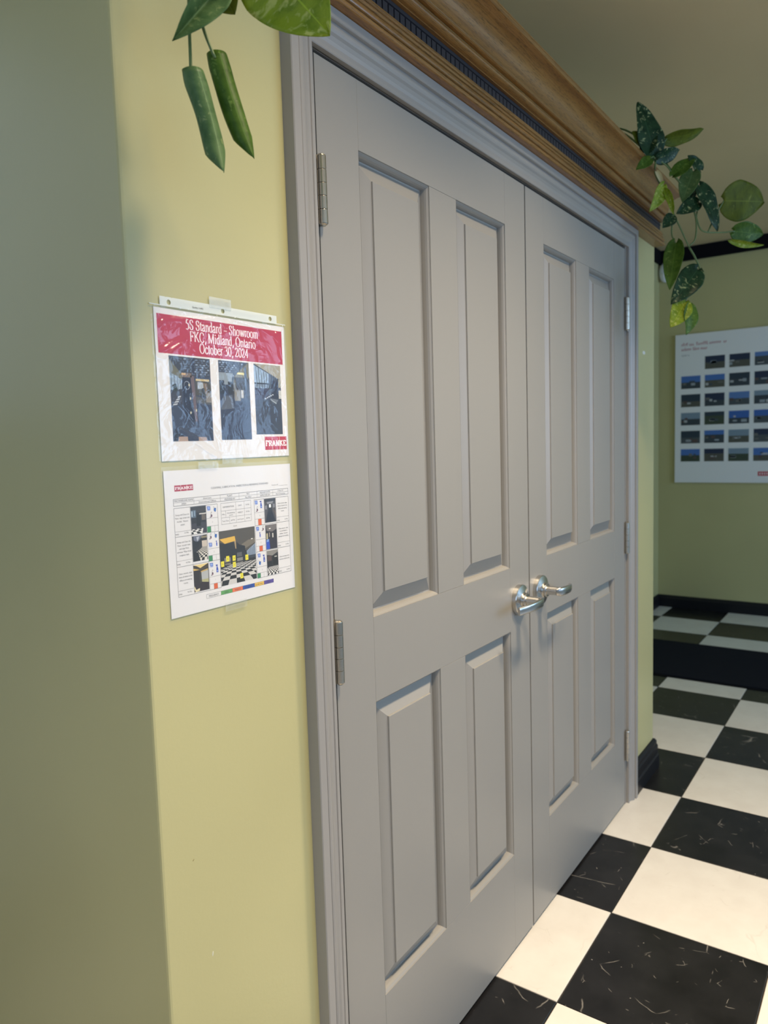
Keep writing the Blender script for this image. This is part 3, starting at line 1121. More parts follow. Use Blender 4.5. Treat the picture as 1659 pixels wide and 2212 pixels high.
def wavy(w_mm, h_mm, nx, nz, amp, seed, x0=0.0, z0=0.0, y=0.0, crumple=1.0, ridges=()):
    rnd = random.Random(seed)
    ph = [(rnd.uniform(0, 6.28), rnd.uniform(8, 38), rnd.uniform(-30, 30)) for _ in range(5)]
    segs = []
    for rdg in ridges:
        c = catmull([(a * 0.001, 0, -b * 0.001) for a, b in rdg], 3)
        segs += [((u.x, u.z), (v.x, v.z)) for u, v in zip(c[:-1], c[1:])]
    bm = bmesh.new()
    g = []
    for j in range(nz + 1):
        row = []
        for i in range(nx + 1):
            X = x0 + w_mm * 0.001 * i / nx
            Z = z0 - h_mm * 0.001 * j / nz
            e = math.sin(math.pi * i / nx) * 0.6 + 0.4
            d = sum(math.sin(p + a * X + b * Z) for p, a, b in ph) / 5
            lift = 0.0
            for (ux, uz), (vx, vz) in segs:
                dx_, dz_ = vx - ux, vz - uz
                L2 = dx_ * dx_ + dz_ * dz_
                tt = min(1, max(0, ((X - ux) * dx_ + (Z - uz) * dz_) / L2))
                q2 = (X - ux - tt * dx_) ** 2 + (Z - uz - tt * dz_) ** 2
                if q2 < 4e-5:
                    lift = max(lift, 0.0024 * math.exp(-q2 / (2 * 0.0014 ** 2)))
            row.append(bm.verts.new((X, y - amp * e * (0.6 + 0.4 * d * crumple) - lift, Z)))
        g.append(row)
    for j in range(nz):
        for i in range(nx):
            bm.faces.new((g[j][i], g[j + 1][i], g[j + 1][i + 1], g[j][i + 1]))
    return bm


obj('paper', bx(0.003, 0.2570, -0.0006, -0.0002, -0.2085, -0.0030), MAT['paper'], s1)
ink = Ink()
RED = 'b8304f'
ink.rect(7.3, 10.8, 251, 63.0, RED)
ink.serif_text('5S Standard - Showroom', 127, 27.0, 20.5, 'f6e8ec', 142)
ink.serif_text('FKC, Midland, Ontario', 127, 42.8, 20.5, 'f6e8ec', 129)
ink.serif_text('October 30, 2024', 127, 58.3, 20.5, 'f6e8ec', 96)
# three photographs of the showroom
p = Photo(ink, 23.7, 65.4, 97, 182, '36425a')
p.R(0, 0, 1, 0.22, '394150')
rr = random.Random(3)
for r_ in range(7):
    for c_ in range(9):
        v = 0.02 + r_ * 0.028
        u = 0.16 + c_ * 0.095 + (r_ % 2) * 0.045
        if u < 0.95 and u > 0.12 + 0.05 * r_:
            p.R(u, v, u + 0.055, v + 0.014, rr.choice(('6d7a90', '545f76', '8d9bb0', '4a556b')), 2)
p.P([(0, 0.03), (0.30, 0.22), (0.30, 0.27), (0, 0.19)], '6a6a5c', 2)
p.P([(0, 0.19), (0.28, 0.27), (0.28, 0.38), (0, 0.40)], '93a6b8', 3)
for k_ in range(4):
    u = 0.03 + 0.07 * k_
    p.R(u, 0.20 + 0.02 * k_, u + 0.012, 0.40, '3b4455', 4)
p.R(0.55, 0.0, 0.60, 0.20, '27304a', 3)
p.R(0.60, 0.27, 1, 0.45, '4a4a48', 2)
p.R(0.62, 0.25, 0.96, 0.275, 'c9b27a', 3)
p.R(0.66, 0.29, 0.80, 0.37, 'a9b0b4', 3)
p.R(0.80, 0.30, 0.90, 0.42, '7c6a58', 3)
p.R(0.76, 0.36, 0.83, 0.46, '2e3238', 4)
p.R(0.86, 0.41, 1, 0.53, '8a8580', 3)
p.P([(0.60, 0.46), (1, 0.50), (1, 0.56), (0.62, 0.54)], '55575c', 2)
p.R(0, 0.38, 0.27, 0.56, '363a4a', 2)
p.P([(0.05, 0.34), (0.14, 0.32), (0.17, 0.40), (0.08, 0.42)], '2c3a3a', 4)
for k_ in range(4):
    p.P([(0.06 + 0.04 * k_, 0.56 - 0.03 * k_), (0.16 + 0.03 * k_, 0.55 - 0.03 * k_), (0.14 + 0.03 * k_, 0.57 - 0.03 * k_), (0.03 + 0.04 * k_, 0.58 - 0.03 * k_)], 'b9bdc4', 3)
p.P([(0.29, 0.215), (0.47, 0.205), (0.58, 0.215), (0.58, 0.76), (0.34, 0.76), (0.30, 0.55)], '1d2740', 4)
p.P([(0.49, 0.215), (0.58, 0.22), (0.62, 0.76), (0.56, 0.77)], '6d5f66', 5)
p.R(0.28, 0.19, 0.52, 0.24, '7a6a62', 5)
p.R(0.28, 0.19, 0.38, 0.215, 'cfae86', 6)
ink.disc(lerp(23.7, 97, 0.40), lerp(65.4, 182, 0.335), 5.4, 6.0, '9aa2b0', 6)
ink.disc(lerp(23.7, 97, 0.395), lerp(65.4, 182, 0.337), 4.6, 5.3, '1d2740', 7)
for u, v in ((0.45, 0.33), (0.47, 0.49), (0.46, 0.66), (0.60, 0.63)):
    ink.disc(lerp(23.7, 97, u), lerp(65.4, 182, v), 1.1, 1.9, 'd8d2b4', 8)
p.P([(0.0, 0.83), (0.42, 1.0), (0.0, 1.0)], '222c40', 2)
p.P([(0.14, 0.945), (0.35, 0.945), (0.36, 1), (0.12, 1)], 'b39a8c', 4)
p.P([(0.62, 0.95), (0.82, 0.955), (0.84, 1), (0.62, 1)], 'ab9488', 4)

p = Photo(ink, 113, 65.2, 174.8, 181.2, '35415a')
p.R(0, 0, 1, 0.27, '3c4658')
for r_ in range(8):
    for c_ in range(8):
        v = 0.02 + r_ * 0.026
        u = 0.03 + c_ * 0.10 + (r_ % 2) * 0.05
        if u < 0.80 - 0.05 * r_:
            p.R(u, v, u + 0.06, v + 0.013, rr.choice(('7b899f', '5d6a80', '97a5ba', '4d586e')), 2)
p.P([(0.98, 0.0), (1, 0.0), (1, 0.22), (0.45, 0.22), (0.60, 0.14)], '7c7a6c', 2)
p.P([(0.62, 0.135), (0.86, 0.135), (0.84, 0.165), (0.58, 0.16)], 'e6dc9a', 4)
p.R(0, 0.15, 0.45, 0.30, '8c98a2', 3)
p.R(0.42, 0.20, 1, 0.47, '3a3a40', 3)
p.R(0.46, 0.23, 0.54, 0.37, '6c6a60', 4)
p.R(0.28, 0.26, 0.44, 0.42, '2c3442', 4)
p.R(0.0, 0.25, 0.16, 0.42, '2c3648', 4)
p.R(0.48, 0.36, 0.68, 0.50, '8c8a82', 5)
p.P([(0.10, 0.45), (0.40, 0.43), (0.45, 0.60), (0.02, 0.62)], '5b6270', 3)
p.R(0.70, 0.36, 0.78, 0.46, 'c8c8c4', 5)
p.R(0.83, 0.06, 0.91, 0.55, '4a5c78', 6)
p.R(0.855, 0.06, 0.875, 0.30, '7b93b4', 7)

p = Photo(ink, 185.3, 65.2, 244.6, 173.8, '3a4458')
p.P([(0, 0), (1, 0), (1, 0.20), (0.88, 0.19)], 'a39f90', 2)
p.P([(0, 0.02), (0.55, 0.13), (0.52, 0.28), (0, 0.28)], '9db4cc', 3)
for k_ in range(6):
    u = 0.06 + 0.095 * k_
    p.P([(u, 0.02 + 0.025 * k_), (u + 0.018, 0.025 + 0.025 * k_), (u + 0.05, 0.35), (u + 0.03, 0.35)], '39465c', 4)
p.R(0, 0.265, 0.52, 0.285, '2f3a4e', 5)
p.R(0, 0.285, 0.52, 0.34, '8293a8', 3)
p.P([(0.0, 0.34), (0.50, 0.34), (0.50, 0.48), (0.0, 0.52)], '3b3f58', 6)
p.R(0.54, 0.17, 0.66, 0.45, '49505c', 4)
p.R(0.62, 0.22, 0.90, 0.48, '27304a', 6)
p.R(0.90, 0.20, 1, 0.32, '9a9a8e', 5)
p.R(0.90, 0.36, 1, 0.48, 'c4c4be', 5)
for k_ in range(5):
    p.R(0.36 + 0.07 * k_, 0.48 - 0.015 * k_, 0.42 + 0.07 * k_, 0.495 - 0.015 * k_, 'c2c6cc', 7)
p.P([(0.58, 0.48), (0.88, 0.50), (0.78, 0.56), (0.62, 0.53)], '6d7684', 7)
p.P([(0.58, 0.49), (0.80, 0.545), (0.80, 0.56), (0.57, 0.50)], 'aab2bc', 8)
logo(ink, 202.5, 177.4, 252.6, 198.1, 'c03a52')
ink.obj('print', s1, (0, -0.00064, 0))
CREASES = [[(9.3, 26.8), (15.5, 20.8), (29.3, 15.5), (60.6, 13.2), (101.3, 7.9), (118.8, 4.2), (128.9, 13.7), (138.0, 11.5), (149.5, 21.7), (161.3, 29.5), (182.0, 35.0)],
           [(3.6, 61.7), (18.1, 55.1), (32.1, 47.2), (51.7, 40.2)], [(2.7, 61.7), (8.9, 66.8), (19.0, 65.8), (31.6, 55.3), (44.2, 47.4)],
           [(141.5, 5.0), (152.9, 0.8), (169.3, 1.8), (181.9, 3.7), (203.3, 7.4), (216.3, 11.9), (231.8, 16.5), (243.7, 10.6), (253.6, 3.2)],
           [(70.7, 23.5), (85.5, 21.0), (89.0, 23.7)], [(256.1, 5.9), (256.5, 15.3), (257, 40.5), (256.5, 82.4)], [(1.5, 10.6), (1.6, 32.9), (3.6, 61.7)],
           [(35.9, 165.9), (63.6, 178.7), (85.0, 192.0), (105.4, 202.0)], [(90.3, 168.9), (97.1, 182.0), (100.3, 192.3)]]
obj('sleeve_film', wavy(262, 211, 190, 150, 0.0022, 5, x0=-0.0025, z0=0.001, y=-0.0012, ridges=CREASES), MAT['sleeve'], s1, smooth=True)


def punched_strip():
    """binder strip with three real holes"""
    x0, x1, z0, z1 = 0.0135, 0.2405, 0.0005, 0.0125
    holes = [(0.0287, 0.0056), (0.1265, 0.0060), (0.2258, 0.0064)]
    bm = bmesh.new()
    xs = [x0]
    for hx, _ in holes:
        xs += [hx - 0.006, hx + 0.006]
    xs.append(x1)
    y = -0.0012
    for k in range(0, len(xs), 2):
        a, b = xs[k], xs[k + 1]
        m = 6
        for q in range(m):
            u, v = lerp(a, b, q / m), lerp(a, b, (q + 1) / m)
            bm.faces.new([bm.verts.new(pp) for pp in ((u, y, z0), (v, y, z0), (v, y, z1), (u, y, z1))])
    for hx, hz in holes:
        n = 24
        inner = [bm.verts.new((hx + 0.0034 * math.cos(2 * math.pi * q / n), y, hz + 0.0034 * math.sin(2 * math.pi * q / n))) for q in range(n)]
        outer = []
        for q in range(n):
            c, s = math.cos(2 * math.pi * q / n), math.sin(2 * math.pi * q / n)
            f = min(0.006 / max(abs(c), 1e-6), (z1 - hz if s > 0 else hz - z0) / max(abs(s), 1e-6))
            outer.append(bm.verts.new((hx + f * c, y, hz + f * s)))
        for q in range(n):
            r2 = (q + 1) % n
            bm.faces.new((inner[q], outer[q], outer[r2], inner[r2]))
    bmesh.ops.recalc_face_normals(bm, faces=bm.faces)
    return bm


st = obj('punched_strip', punched_strip(), MAT['sleeve_strip'], s1)
k2 = Ink()
k2.text('Quality 11x8.5', 79, -3.3, 3.4, '2a2a2a', 1)
k2.obj('strip_print', s1, (0, -0.0017, 0))
obj('sleeve_lip', bx(-0.004, 0.2595, -0.0020, -0.0012, -0.0004, 0.0008), MAT['sleeve_strip'], s1)
obj('tape', bx(0.1008, 0.1430, -0.0019, -0.0017, 0.0085, 0.0236), MAT['tape'], s1)
obj('tape', bx(0.1090, 0.1500, -0.0036, -0.0034, -0.2165, -0.2040), MAT['tape_clear'], s1)

# ---- notice two: laminated cleaning chart
s2 = empty('laminated_chart', (-0.3552, -0.0006, 1.3505))
tag(s2, 'laminated white cleaning chart with small photos and a colour key taped below the other notice', 'notice')
obj('paper', bx(0.0, 0.2545, -0.0006, -0.0002, -0.2050, -0.0004), MAT['paper'], s2)
obj('laminate_film', wavy(263, 214, 30, 24, 0.0010, 9, x0=-0.0035, z0=0.0050, y=-0.0009), MAT['laminate'], s2, smooth=True)
k = Ink()
logo(k, 17.2, 21.2, 50.2, 29.6, 'b02a40')
k.text('CLEANING, LUBRICATION, INSPECTION & REPAIRING STANDARD', 142.5, 30.4, 4.1, '2a2a2a', wx=0.98)
k.text('Document ID', 217, 33.7, 2.6, '444444')
k.line(226, 34.6, 246.5, 34.6, w=0.3)
hx = [14.2, 50.3, 100.1, 137.7, 176.3, 211.3, 247]
k.frame(14.2, 40.2, 247, 49.8, w=0.5)
k.line(14.2, 45.0, 247, 45.0, w=0.3)
for x in hx[1:-1]:
    k.line(x, 40.2, x, 49.8, w=0.3)
for i, (a, b) in enumerate((('MACHINE/LINE NAME', 'AREA'), ('Showroom', 'Showroom and Offices'), ('PLANT', 'PREPARED BY'), ('FKC', 'Ray Allan'), ('RELEASE DATE', 'APPROVED BY'), ('7-Mar-23', 'Ron Columbus'))):
    cx = (hx[i] + hx[i + 1]) / 2
    k.text(a, cx, 43.9, 3.5, '333333')
    k.text(b, cx, 48.7, 3.5, '333333')


def icon(kk, kind, cx, cy, s=1.0):
    if kind == 'pc':
        kk.poly([(cx - 3.2 * s, cy - 3 * s), (cx - 2.4 * s, cy + 2 * s), (cx + 3.2 * s, cy + 2.4 * s), (cx + 3 * s, cy - 2.6 * s)], '3a5cc0', 3)
        kk.poly([(cx - 2.3 * s, cy - 2.2 * s), (cx - 1.7 * s, cy + 1.2 * s), (cx + 2.4 * s, cy + 1.5 * s), (cx + 2.2 * s, cy - 1.9 * s)], '9db4e8', 4)
        kk.rect(cx - 2.8 * s, cy + 2.6 * s, cx + 2.8 * s, cy + 3.5 * s, '8fa4dc', 3)
    elif kind == 'broom':
        kk.line(cx - 2.6 * s, cy - 4.8 * s, cx - 0.6 * s, cy - 1.5 * s, '4a4a6a', 0.5, 3)
        kk.poly([(cx - 1.9 * s, cy - 2 * s), (cx - 2.4 * s, cy + 2 * s), (cx + 0.6 * s, cy + 4.6 * s), (cx + 2.4 * s, cy + 2.4 * s), (cx + 2.8 * s, cy - 2 * s)], '2f63ae', 3)
        kk.disc(cx + 0.6 * s, cy + 1.2 * s, 1.1 * s, 1.6 * s, '4d83cc', 4)
    elif kind == 'vac':
        kk.line(cx - 1.0 * s, cy + 3.6 * s, cx + 0.6 * s, cy - 3.2 * s, '8a8a92', 0.6, 3)
        kk.line(cx + 0.6 * s, cy - 3.2 * s, cx + 1.6 * s, cy - 4.2 * s, '8a8a92', 0.6, 3)
        kk.line(cx + 1.6 * s, cy - 4.2 * s, cx + 2.2 * s, cy - 2.6 * s, '8a8a92', 0.6, 3)
        kk.disc(cx + 1.2 * s, cy + 1.8 * s, 1.3 * s, 2.2 * s, '5c3b52', 4)
        kk.rect(cx - 2.6 * s, cy + 3.6 * s, cx + 0.6 * s, cy + 4.5 * s, '3c3344', 3)
        kk.rect(cx + 0.2 * s, cy + 3.1 * s, cx + 1.6 * s, cy + 3.9 * s, 'b03c50', 5)
    else:
        kk.poly([(cx - 2 * s, cy - 5 * s), (cx - 2 * s, cy - 3.8 * s), (cx - 0.4 * s, cy - 2.8 * s), (cx + 1.2 * s, cy - 3.2 * s), (cx + 1.2 * s, cy - 5 * s)], '3546a8', 3)
        kk.poly([(cx - 0.6 * s, cy - 2.6 * s), (cx - 1.3 * s, cy + 1 * s), (cx - 1.2 * s, cy + 5 * s), (cx + 1.9 * s, cy + 5 * s), (cx + 1.9 * s, cy + 1 * s), (cx + 0.9 * s, cy - 2.6 * s)], '2f4fb8', 3)
        kk.disc(cx + 0.4 * s, cy + 3 * s, 0.9 * s, 1.1 * s, '9fb6ea', 4)


GRN, ORG, BLU, YEL, PUR = '3c8f5c', 'e2693a', '2350a8', 'f0c662', '5a4a9c'
rnd2 = random.Random(11)
yl = [(52.9, 85.6, 92.9, 72.5, 84.0), (92.9, 126.7, 135.0, 117.0, 126.7), (135.0, 168.7, 177.0, 158.2, 168.6)]
notes_l = [('Sweep and Clean the', 'Floor, wipe down sink', 'models.  Vacuum', 'carpet.'),
           ('Sweep and Clean the', 'Floor, vacuum mats', 'and clean front', 'entrance. Wipe down', 'reception desk.'),
           ('Clean, vacuum, wipe', 'down all desks in the', 'offices and meeting', 'rooms.')]
for r_, (a, b, c, d, e) in enumerate(yl):
    k.frame(14, a, 93.6, c, w=0.45)
    k.line(42.6, a, 42.6, c, w=0.3)
    k.line(14, b, 42.6, b, w=0.3)
    k.line(71.8, a, 71.8, c, w=0.3)
    k.line(72.2, d, 93.4, d, w=0.3)
    k.line(72.2, e, 93.4, e, w=0.3)
    n = len(notes_l[r_])
    for i, s in enumerate(notes_l[r_]):
        k.text(s, 28.3, (a + b) / 2 + 1.2 + (i - (n - 1) / 2) * 4.6, 3.3, '222222', wx=0.86)
    k.text('TIME:', 17.6, c - 2.4, 3.0, '222222')
    k.text('10 Min', 34, c - 3.6, 3.0, '222222')
    if r_ < 2:
        k.rect(72.2, e + 0.3, 79.2, c - 0.3, GRN)
    else:
        k.rect(79.6, e + 0.3, 86.4, c - 0.3, ORG)
    k.line(79.4, e, 79.4, c, w=0.2)
    k.line(86.6, e, 86.6, c, w=0.2)
    k.text(str((3, 2, 1)[r_]), 83, (d + e) / 2 + 1, 2.8, '666666')
icon(k, 'pc', 76.6, 57.8)
icon(k, 'broom', 88.4, 60.2, 0.9)
icon(k, 'vac', 80.5, 67.3, 0.95)
icon(k, 'vac', 77.2, 98.6, 0.95)
icon(k, 'broom', 87.6, 98.6, 0.9)
icon(k, 'pc', 76.6, 111.0)
icon(k, 'spray', 88.5, 110.3, 0.75)
icon(k, 'pc', 76.6, 140.6)
icon(k, 'vac', 77.0, 152.0, 0.95)
icon(k, 'spray', 87.0, 147.4, 1.15)
# small photographs down the left
p = Photo(k, 43.2, 53.3, 71.4, 92.2, '25262c')
p.R(0, 0, 1, 0.22, '3e3d3f')
p.R(0.02, 0.13, 0.34, 0.40, '5c6c7c', 2)
p.R(0.05, 0.16, 0.12, 0.36, 'b8c8d4', 3)
p.R(0.22, 0.15, 0.28, 0.34, '8ea2b4', 3)
p.R(0.55, 0.26, 1, 0.30, 'd8d4cc', 3)
p.R(0.35, 0.32, 0.62, 0.72, '101014', 4)
p.R(0.70, 0.30, 0.95, 0.52, '6a5f55', 3)
p.P([(0, 0.62), (1, 0.60), (1, 1), (0, 1)], '3a3a42', 2)
p.checker(0.55, 0.82, 1.0, -0.1, 6, 0.24, '16161a', 'eceae6', 3)
p.P([(0.78, 0.80), (1, 0.70), (1, 1), (0.70, 1)], '3a3a42', 4)
p = Photo(k, 43.2, 95.0, 70.8, 131.4, '23252c')
p.P([(0.1, 0), (0.75, 0), (0.35, 0.26), (0.1, 0.16)], '6a7080', 2)
p.P([(0.28, 0.05), (0.5, 0.03), (0.35, 0.24)], 'b9bdc6', 3)
p.R(0.62, 0.04, 1, 0.12, '8e8568', 3)
p.R(0.64, 0.22, 0.98, 0.46, 'cfc3b4', 3)
p.R(0.0, 0.22, 0.42, 0.46, '1c222c', 3)
p.checker(0.36, 0.46, 1.0, 0.95, 8, 0.20, '14151a', 'e4ddd0', 3, 0.1)
p.P([(0, 0.60), (0.36, 0.66), (0.5, 1), (0, 1)], '0e1016', 5)
p = Photo(k, 42.8, 136.6, 70.8, 175.2, '2a2426')
p.P([(0, 0.0), (1, 0.0), (0.45, 0.14), (0.2, 0.04)], 'eed28a', 2)
p.P([(0, 0.06), (0.45, 0.16), (1, 0.04), (1, 0.14), (0.45, 0.24), (0, 0.12)], '4a4032', 3)
p.P([(0, 0.12), (0.40, 0.20), (0, 0.20)], 'e0b860', 4)
p.P([(0.45, 0.26), (0.95, 0.20), (0.95, 0.30), (0.5, 0.30)], 'cfae66', 4)
p.P([(0.50, 0.30), (0.96, 0.26), (0.96, 0.72), (0.52, 0.66)], 'b9bab8', 5)
p.P([(0.52, 0.58), (0.96, 0.58), (0.96, 0.72), (0.52, 0.66)], 'b4b080', 6)
p.R(0.38, 0.30, 0.50, 0.68, '3c3a34', 5)
p.P([(0, 0.74), (0.5, 0.66), (1, 0.74), (1, 1), (0, 1)], '2c2028', 4)
p.P([(0.0, 0.76), (0.12, 0.92), (0.36, 0.88), (0.34, 0.98), (0.08, 1), (0, 0.9)], 'e8dcb4', 6)
# information box
k.frame(100.2, 53.0, 161.7, 84.2, w=0.35)
k.line(130.1, 53, 130.1, 84.2, w=0.3)
k.line(147.6, 53, 147.6, 84.2, w=0.3)
k.line(100.2, 64.4, 161.7, 64.4, w=0.3)
k.line(100.2, 74.5, 161.7, 74.5, w=0.3)
k.line(109.4, 64.4, 109.4, 74.5, w=0.3)
k.line(116.5, 74.5, 116.5, 84.2, w=0.3)
k.text('INFORMATION', 115.2, 60.0, 3.3, '1c1c1c')
k.text('DAILY', 138.8, 59.8, 2.9)
k.text('30 Min', 154.6, 59.8, 2.9)
k.text('Who', 104.8, 70.6, 2.9)
k.text('Housekeeping', 119.8, 69.2, 2.7)
k.text('person', 119.8, 72.6, 2.7)
k.text('WEEKLY', 138.8, 70.4, 2.9, '1c1c1c')
k.text('30 Min', 154.6, 70.4, 2.9)
k.text('Total Time', 108.4, 80.6, 2.9)
k.text('60 Min', 123.2, 80.6, 2.9)
k.text('Less Frequent', 138.9, 80.6, 2.5, '1c1c1c', wx=0.95)
k.text('30 Min', 154.6, 80.6, 2.9)
k.text('layout', 126.9, 89.6, 2.8, '2a2a2a')
# the large photograph of the showroom floor
MX0, MY0, MX1, MY1 = 94.0, 93.8, 167.4, 175.6
p = Photo(k, MX0, MY0, MX1, MY1, '24262c')
p.R(0, 0, 1, 0.42, '55504a')
p.P([(0.0, 0.15), (0.42, 0.20), (0.60, 0.34), (0.0, 0.50)], '2a2d36', 2)
p.P([(0.60, 0.30), (0.78, 0.24), (1, 0.22), (1, 0.30), (0.66, 0.40)], '7a7264', 2)
p.P([(0.0, 0.145), (0.42, 0.125), (0.44, 0.215), (0.14, 0.24)], 'e6b84c', 3)
p.P([(0.0, 0.145), (0.14, 0.24), (0.0, 0.20)], '6b5b3a', 4)
p.P([(0.40, 0.22), (0.445, 0.21), (0.45, 0.36), (0.425, 0.36)], 'b49a70', 4)
p.P([(0.0, 0.24), (0.40, 0.26), (0.70, 0.34), (0.70, 0.58), (0.0, 0.62)], '20242c', 3)
p.P([(0.74, 0.44), (1, 0.32), (1, 0.56), (0.76, 0.58)], '9fb0c4', 4)
for i in range(6):
    u = 0.77 + 0.04 * i
    p.P([(u, 0.43 - 0.018 * i), (u + 0.014, 0.43 - 0.018 * i), (u + 0.016, 0.57), (u, 0.57)], '3a4354', 5)
p.R(0.74, 0.53, 1.0, 0.58, '38404c', 6)
p.R(0.11, 0.50, 0.28, 0.58, '8a857a', 5)
p.R(0.12, 0.60, 0.28, 0.66, '7d786e', 5)
p.R(0.46, 0.44, 0.60, 0.52, '5d5f62', 5)
p.R(0.46, 0.54, 0.62, 0.60, '8a8882', 5)
p.R(0.46, 0.62, 0.62, 0.66, '7a7872', 5)
p.R(0.88, 0.22, 0.93, 0.235, 'f4f0e4', 5)
p.checker(0.50, 0.635, 1.0, 0.42, 9, 0.24, '191a1e', 'd6d2cc', 6)
p.P([(0, 0.62), (0.26, 0.64), (0.0, 0.70)], '20242c', 8)
for n, (u, v) in enumerate(((0.055, 0.60), (0.20, 0.52), (0.375, 0.53), (0.375, 0.65), (0.735, 0.56), (0.565, 0.885))):
    p.R(u - 0.042, v - 0.05, u + 0.042, v + 0.05, 'f2e63c', 9)
    k.text('5641 32'.replace(' ', '')[n], lerp(MX0, MX1, u), lerp(MY0, MY1, v) + 1.5, 4.2, '3a3a20', 11)
# right hand table
yr = [(53.1, 85.0, 93.6, 73.4, 83.4), (93.6, 126.3, 134.7, 115.7, 126.0), (134.7, 167.9, 176.2, 158.9, 168.4)]
notes_r = [('Clean, vacuum, wipe', 'down all desks in the', 'offices and meeting', 'rooms.'), ('Clean, vacuum, wipe', 'down all desks in', 'cubicles.  Remove', 'garbage and recycling.'), ('Clean and wipe down', 'entrance, kitchen sink.')]
for r_, (a, b, c, d, e) in enumerate(yr):
    k.frame(168.9, a, 246.6, c, w=0.45)
    k.line(190.3, a, 190.3, c, w=0.3)
    k.line(217.6, a, 217.6, c, w=0.3)
    k.line(217.6, b, 246.6, b, w=0.3)
    k.line(168.9, d, 190.3, d, w=0.3)
    k.line(168.9, e, 190.3, e, w=0.3)
    n = len(notes_r[r_])
    for i, s in enumerate(notes_r[r_]):
        k.text(s, 232.2, (a + b) / 2 + 1.2 + (i - (n - 1) / 2) * 4.2, 3.1, '222222', wx=0.86)
    k.text('TIME:', 221.4, c - 2.2, 2.9)
    k.text('15 Min', 240, c - 3.0, 2.9)
    if r_ < 2:
        k.rect(176.2, e + 0.3, 183.2, c - 0.3, ORG)
    else:
        k.rect(169.2, e + 0.3, 176.0, c - 0.3, GRN)
    k.line(176.1, e, 176.1, c, w=0.2)
    k.line(183.4, e, 183.4, c, w=0.2)
    k.text(str((4, 5, 6)[r_]), 180, (d + e) / 2 + 1, 2.8, '666666')
icon(k, 'pc', 173.2, 57.4)
icon(k, 'spray', 183.6, 61.4, 1.15)
icon(k, 'vac', 174.4, 67.6, 0.95)
icon(k, 'pc', 173.8, 98.6)
icon(k, 'vac', 185.2, 98.8, 0.9)
icon(k, 'spray', 178.6, 108.6, 0.75)
icon(k, 'pc', 174.4, 140.6)
icon(k, 'spray', 185.0, 146.6, 1.15)
icon(k, 'broom', 175.4, 152.2, 0.9)
p = Photo(k, 190.9, 53.6, 216.8, 91.3, '4c4a4e')
p.R(0, 0, 1, 0.12, '35353a')
p.P([(0.2, 0.14), (0.8, 0.12), (0.68, 0.24), (0.30, 0.24)], '8e8e92', 2)
p.R(0.30, 0.22, 0.66, 0.56, '232830', 3)
p.R(0.40, 0.24, 0.58, 0.38, 'f2f4f4', 4)
p.P([(0.28, 0.54), (0.66, 0.54), (0.96, 1), (0.05, 1)], '1b2030', 4)
p.P([(0.72, 0.42), (1, 0.62), (1, 0.78)], '6d5a50', 3)
p.R(0.05, 0.28, 0.22, 0.44, '8a8a90', 2)
p.R(0.74, 0.24, 0.92, 0.40, '85868c', 2)
p = Photo(k, 191.2, 95.0, 216.6, 134.0, '2a2830')
p.P([(0, 0), (1, 0), (1, 0.20), (0.6, 0.30), (0.1, 0.24)], '77706e', 2)
p.R(0.30, 0.14, 0.46, 0.18, 'f4eee4', 3)
p.R(0.06, 0.34, 0.18, 0.58, 'cfc49a', 3)
p.R(0.30, 0.32, 0.36, 0.5, 'b0a090', 3)
p.R(0.58, 0.36, 0.68, 0.54, 'd4cfc4', 3)
p.P([(0.36, 0.60), (0.9, 0.56), (1, 1), (0.30, 1)], '2c2836', 3)
p.P([(0.02, 0.62), (0.30, 0.58), (0.34, 0.98), (0.02, 1)], '2a52c0', 4)
p.P([(0.06, 0.60), (0.26, 0.58), (0.24, 0.68), (0.08, 0.70)], '86a8e0', 5)
p = Photo(k, 191.4, 136.2, 217.1, 175.5, '2c2c2e')
p.P([(0, 0), (1, 0), (1, 0.10), (0.5, 0.22), (0, 0.16)], '8d8982', 2)
p.R(0.06, 0.22, 0.42, 0.42, '55403c', 3)
p.R(0.52, 0.24, 1, 0.62, '101012', 3)
p.R(0.68, 0.26, 0.90, 0.30, 'c8c4ba', 4)
p.R(0.0, 0.44, 0.46, 0.70, '1c1c20', 4)
p.checker(0.52, 0.66, 1.0, 0.62, 9, 0.17, '161619', 'eae6e0', 5)
# colour key
kx = [64.2, 92.3, 115.0, 136.7, 162.0, 182.8, 204.3]
for i, (nm, col) in enumerate((('FREQUENCY', None), ('DAILY', '62a55e'), ('WEEKLY', 'ec7a50'), ('MONTHLY', BLU), ('QUARTERLY', YEL), ('YEARLY', PUR))):
    if col:
        k.rect(kx[i], 182.4, kx[i + 1], 188.2, col)
    k.frame(kx[i], 182.4, kx[i + 1], 188.2, w=0.3)
    k.text(nm, (kx[i] + kx[i + 1]) / 2, 186.8, 3.6 if i else 3.8, '2a2a2a', wx=0.9)
k.obj('print', s2, (0, -0.00064, 0))
obj('tape', bx(0.0600, 0.0980, -0.0026, -0.0024, -0.0010, 0.0095), MAT['tape_clear'], s2)
obj('tape', bx(0.0980, 0.1420, -0.0026, -0.0024, -0.2145, -0.2020), MAT['tape_clear'], s2)

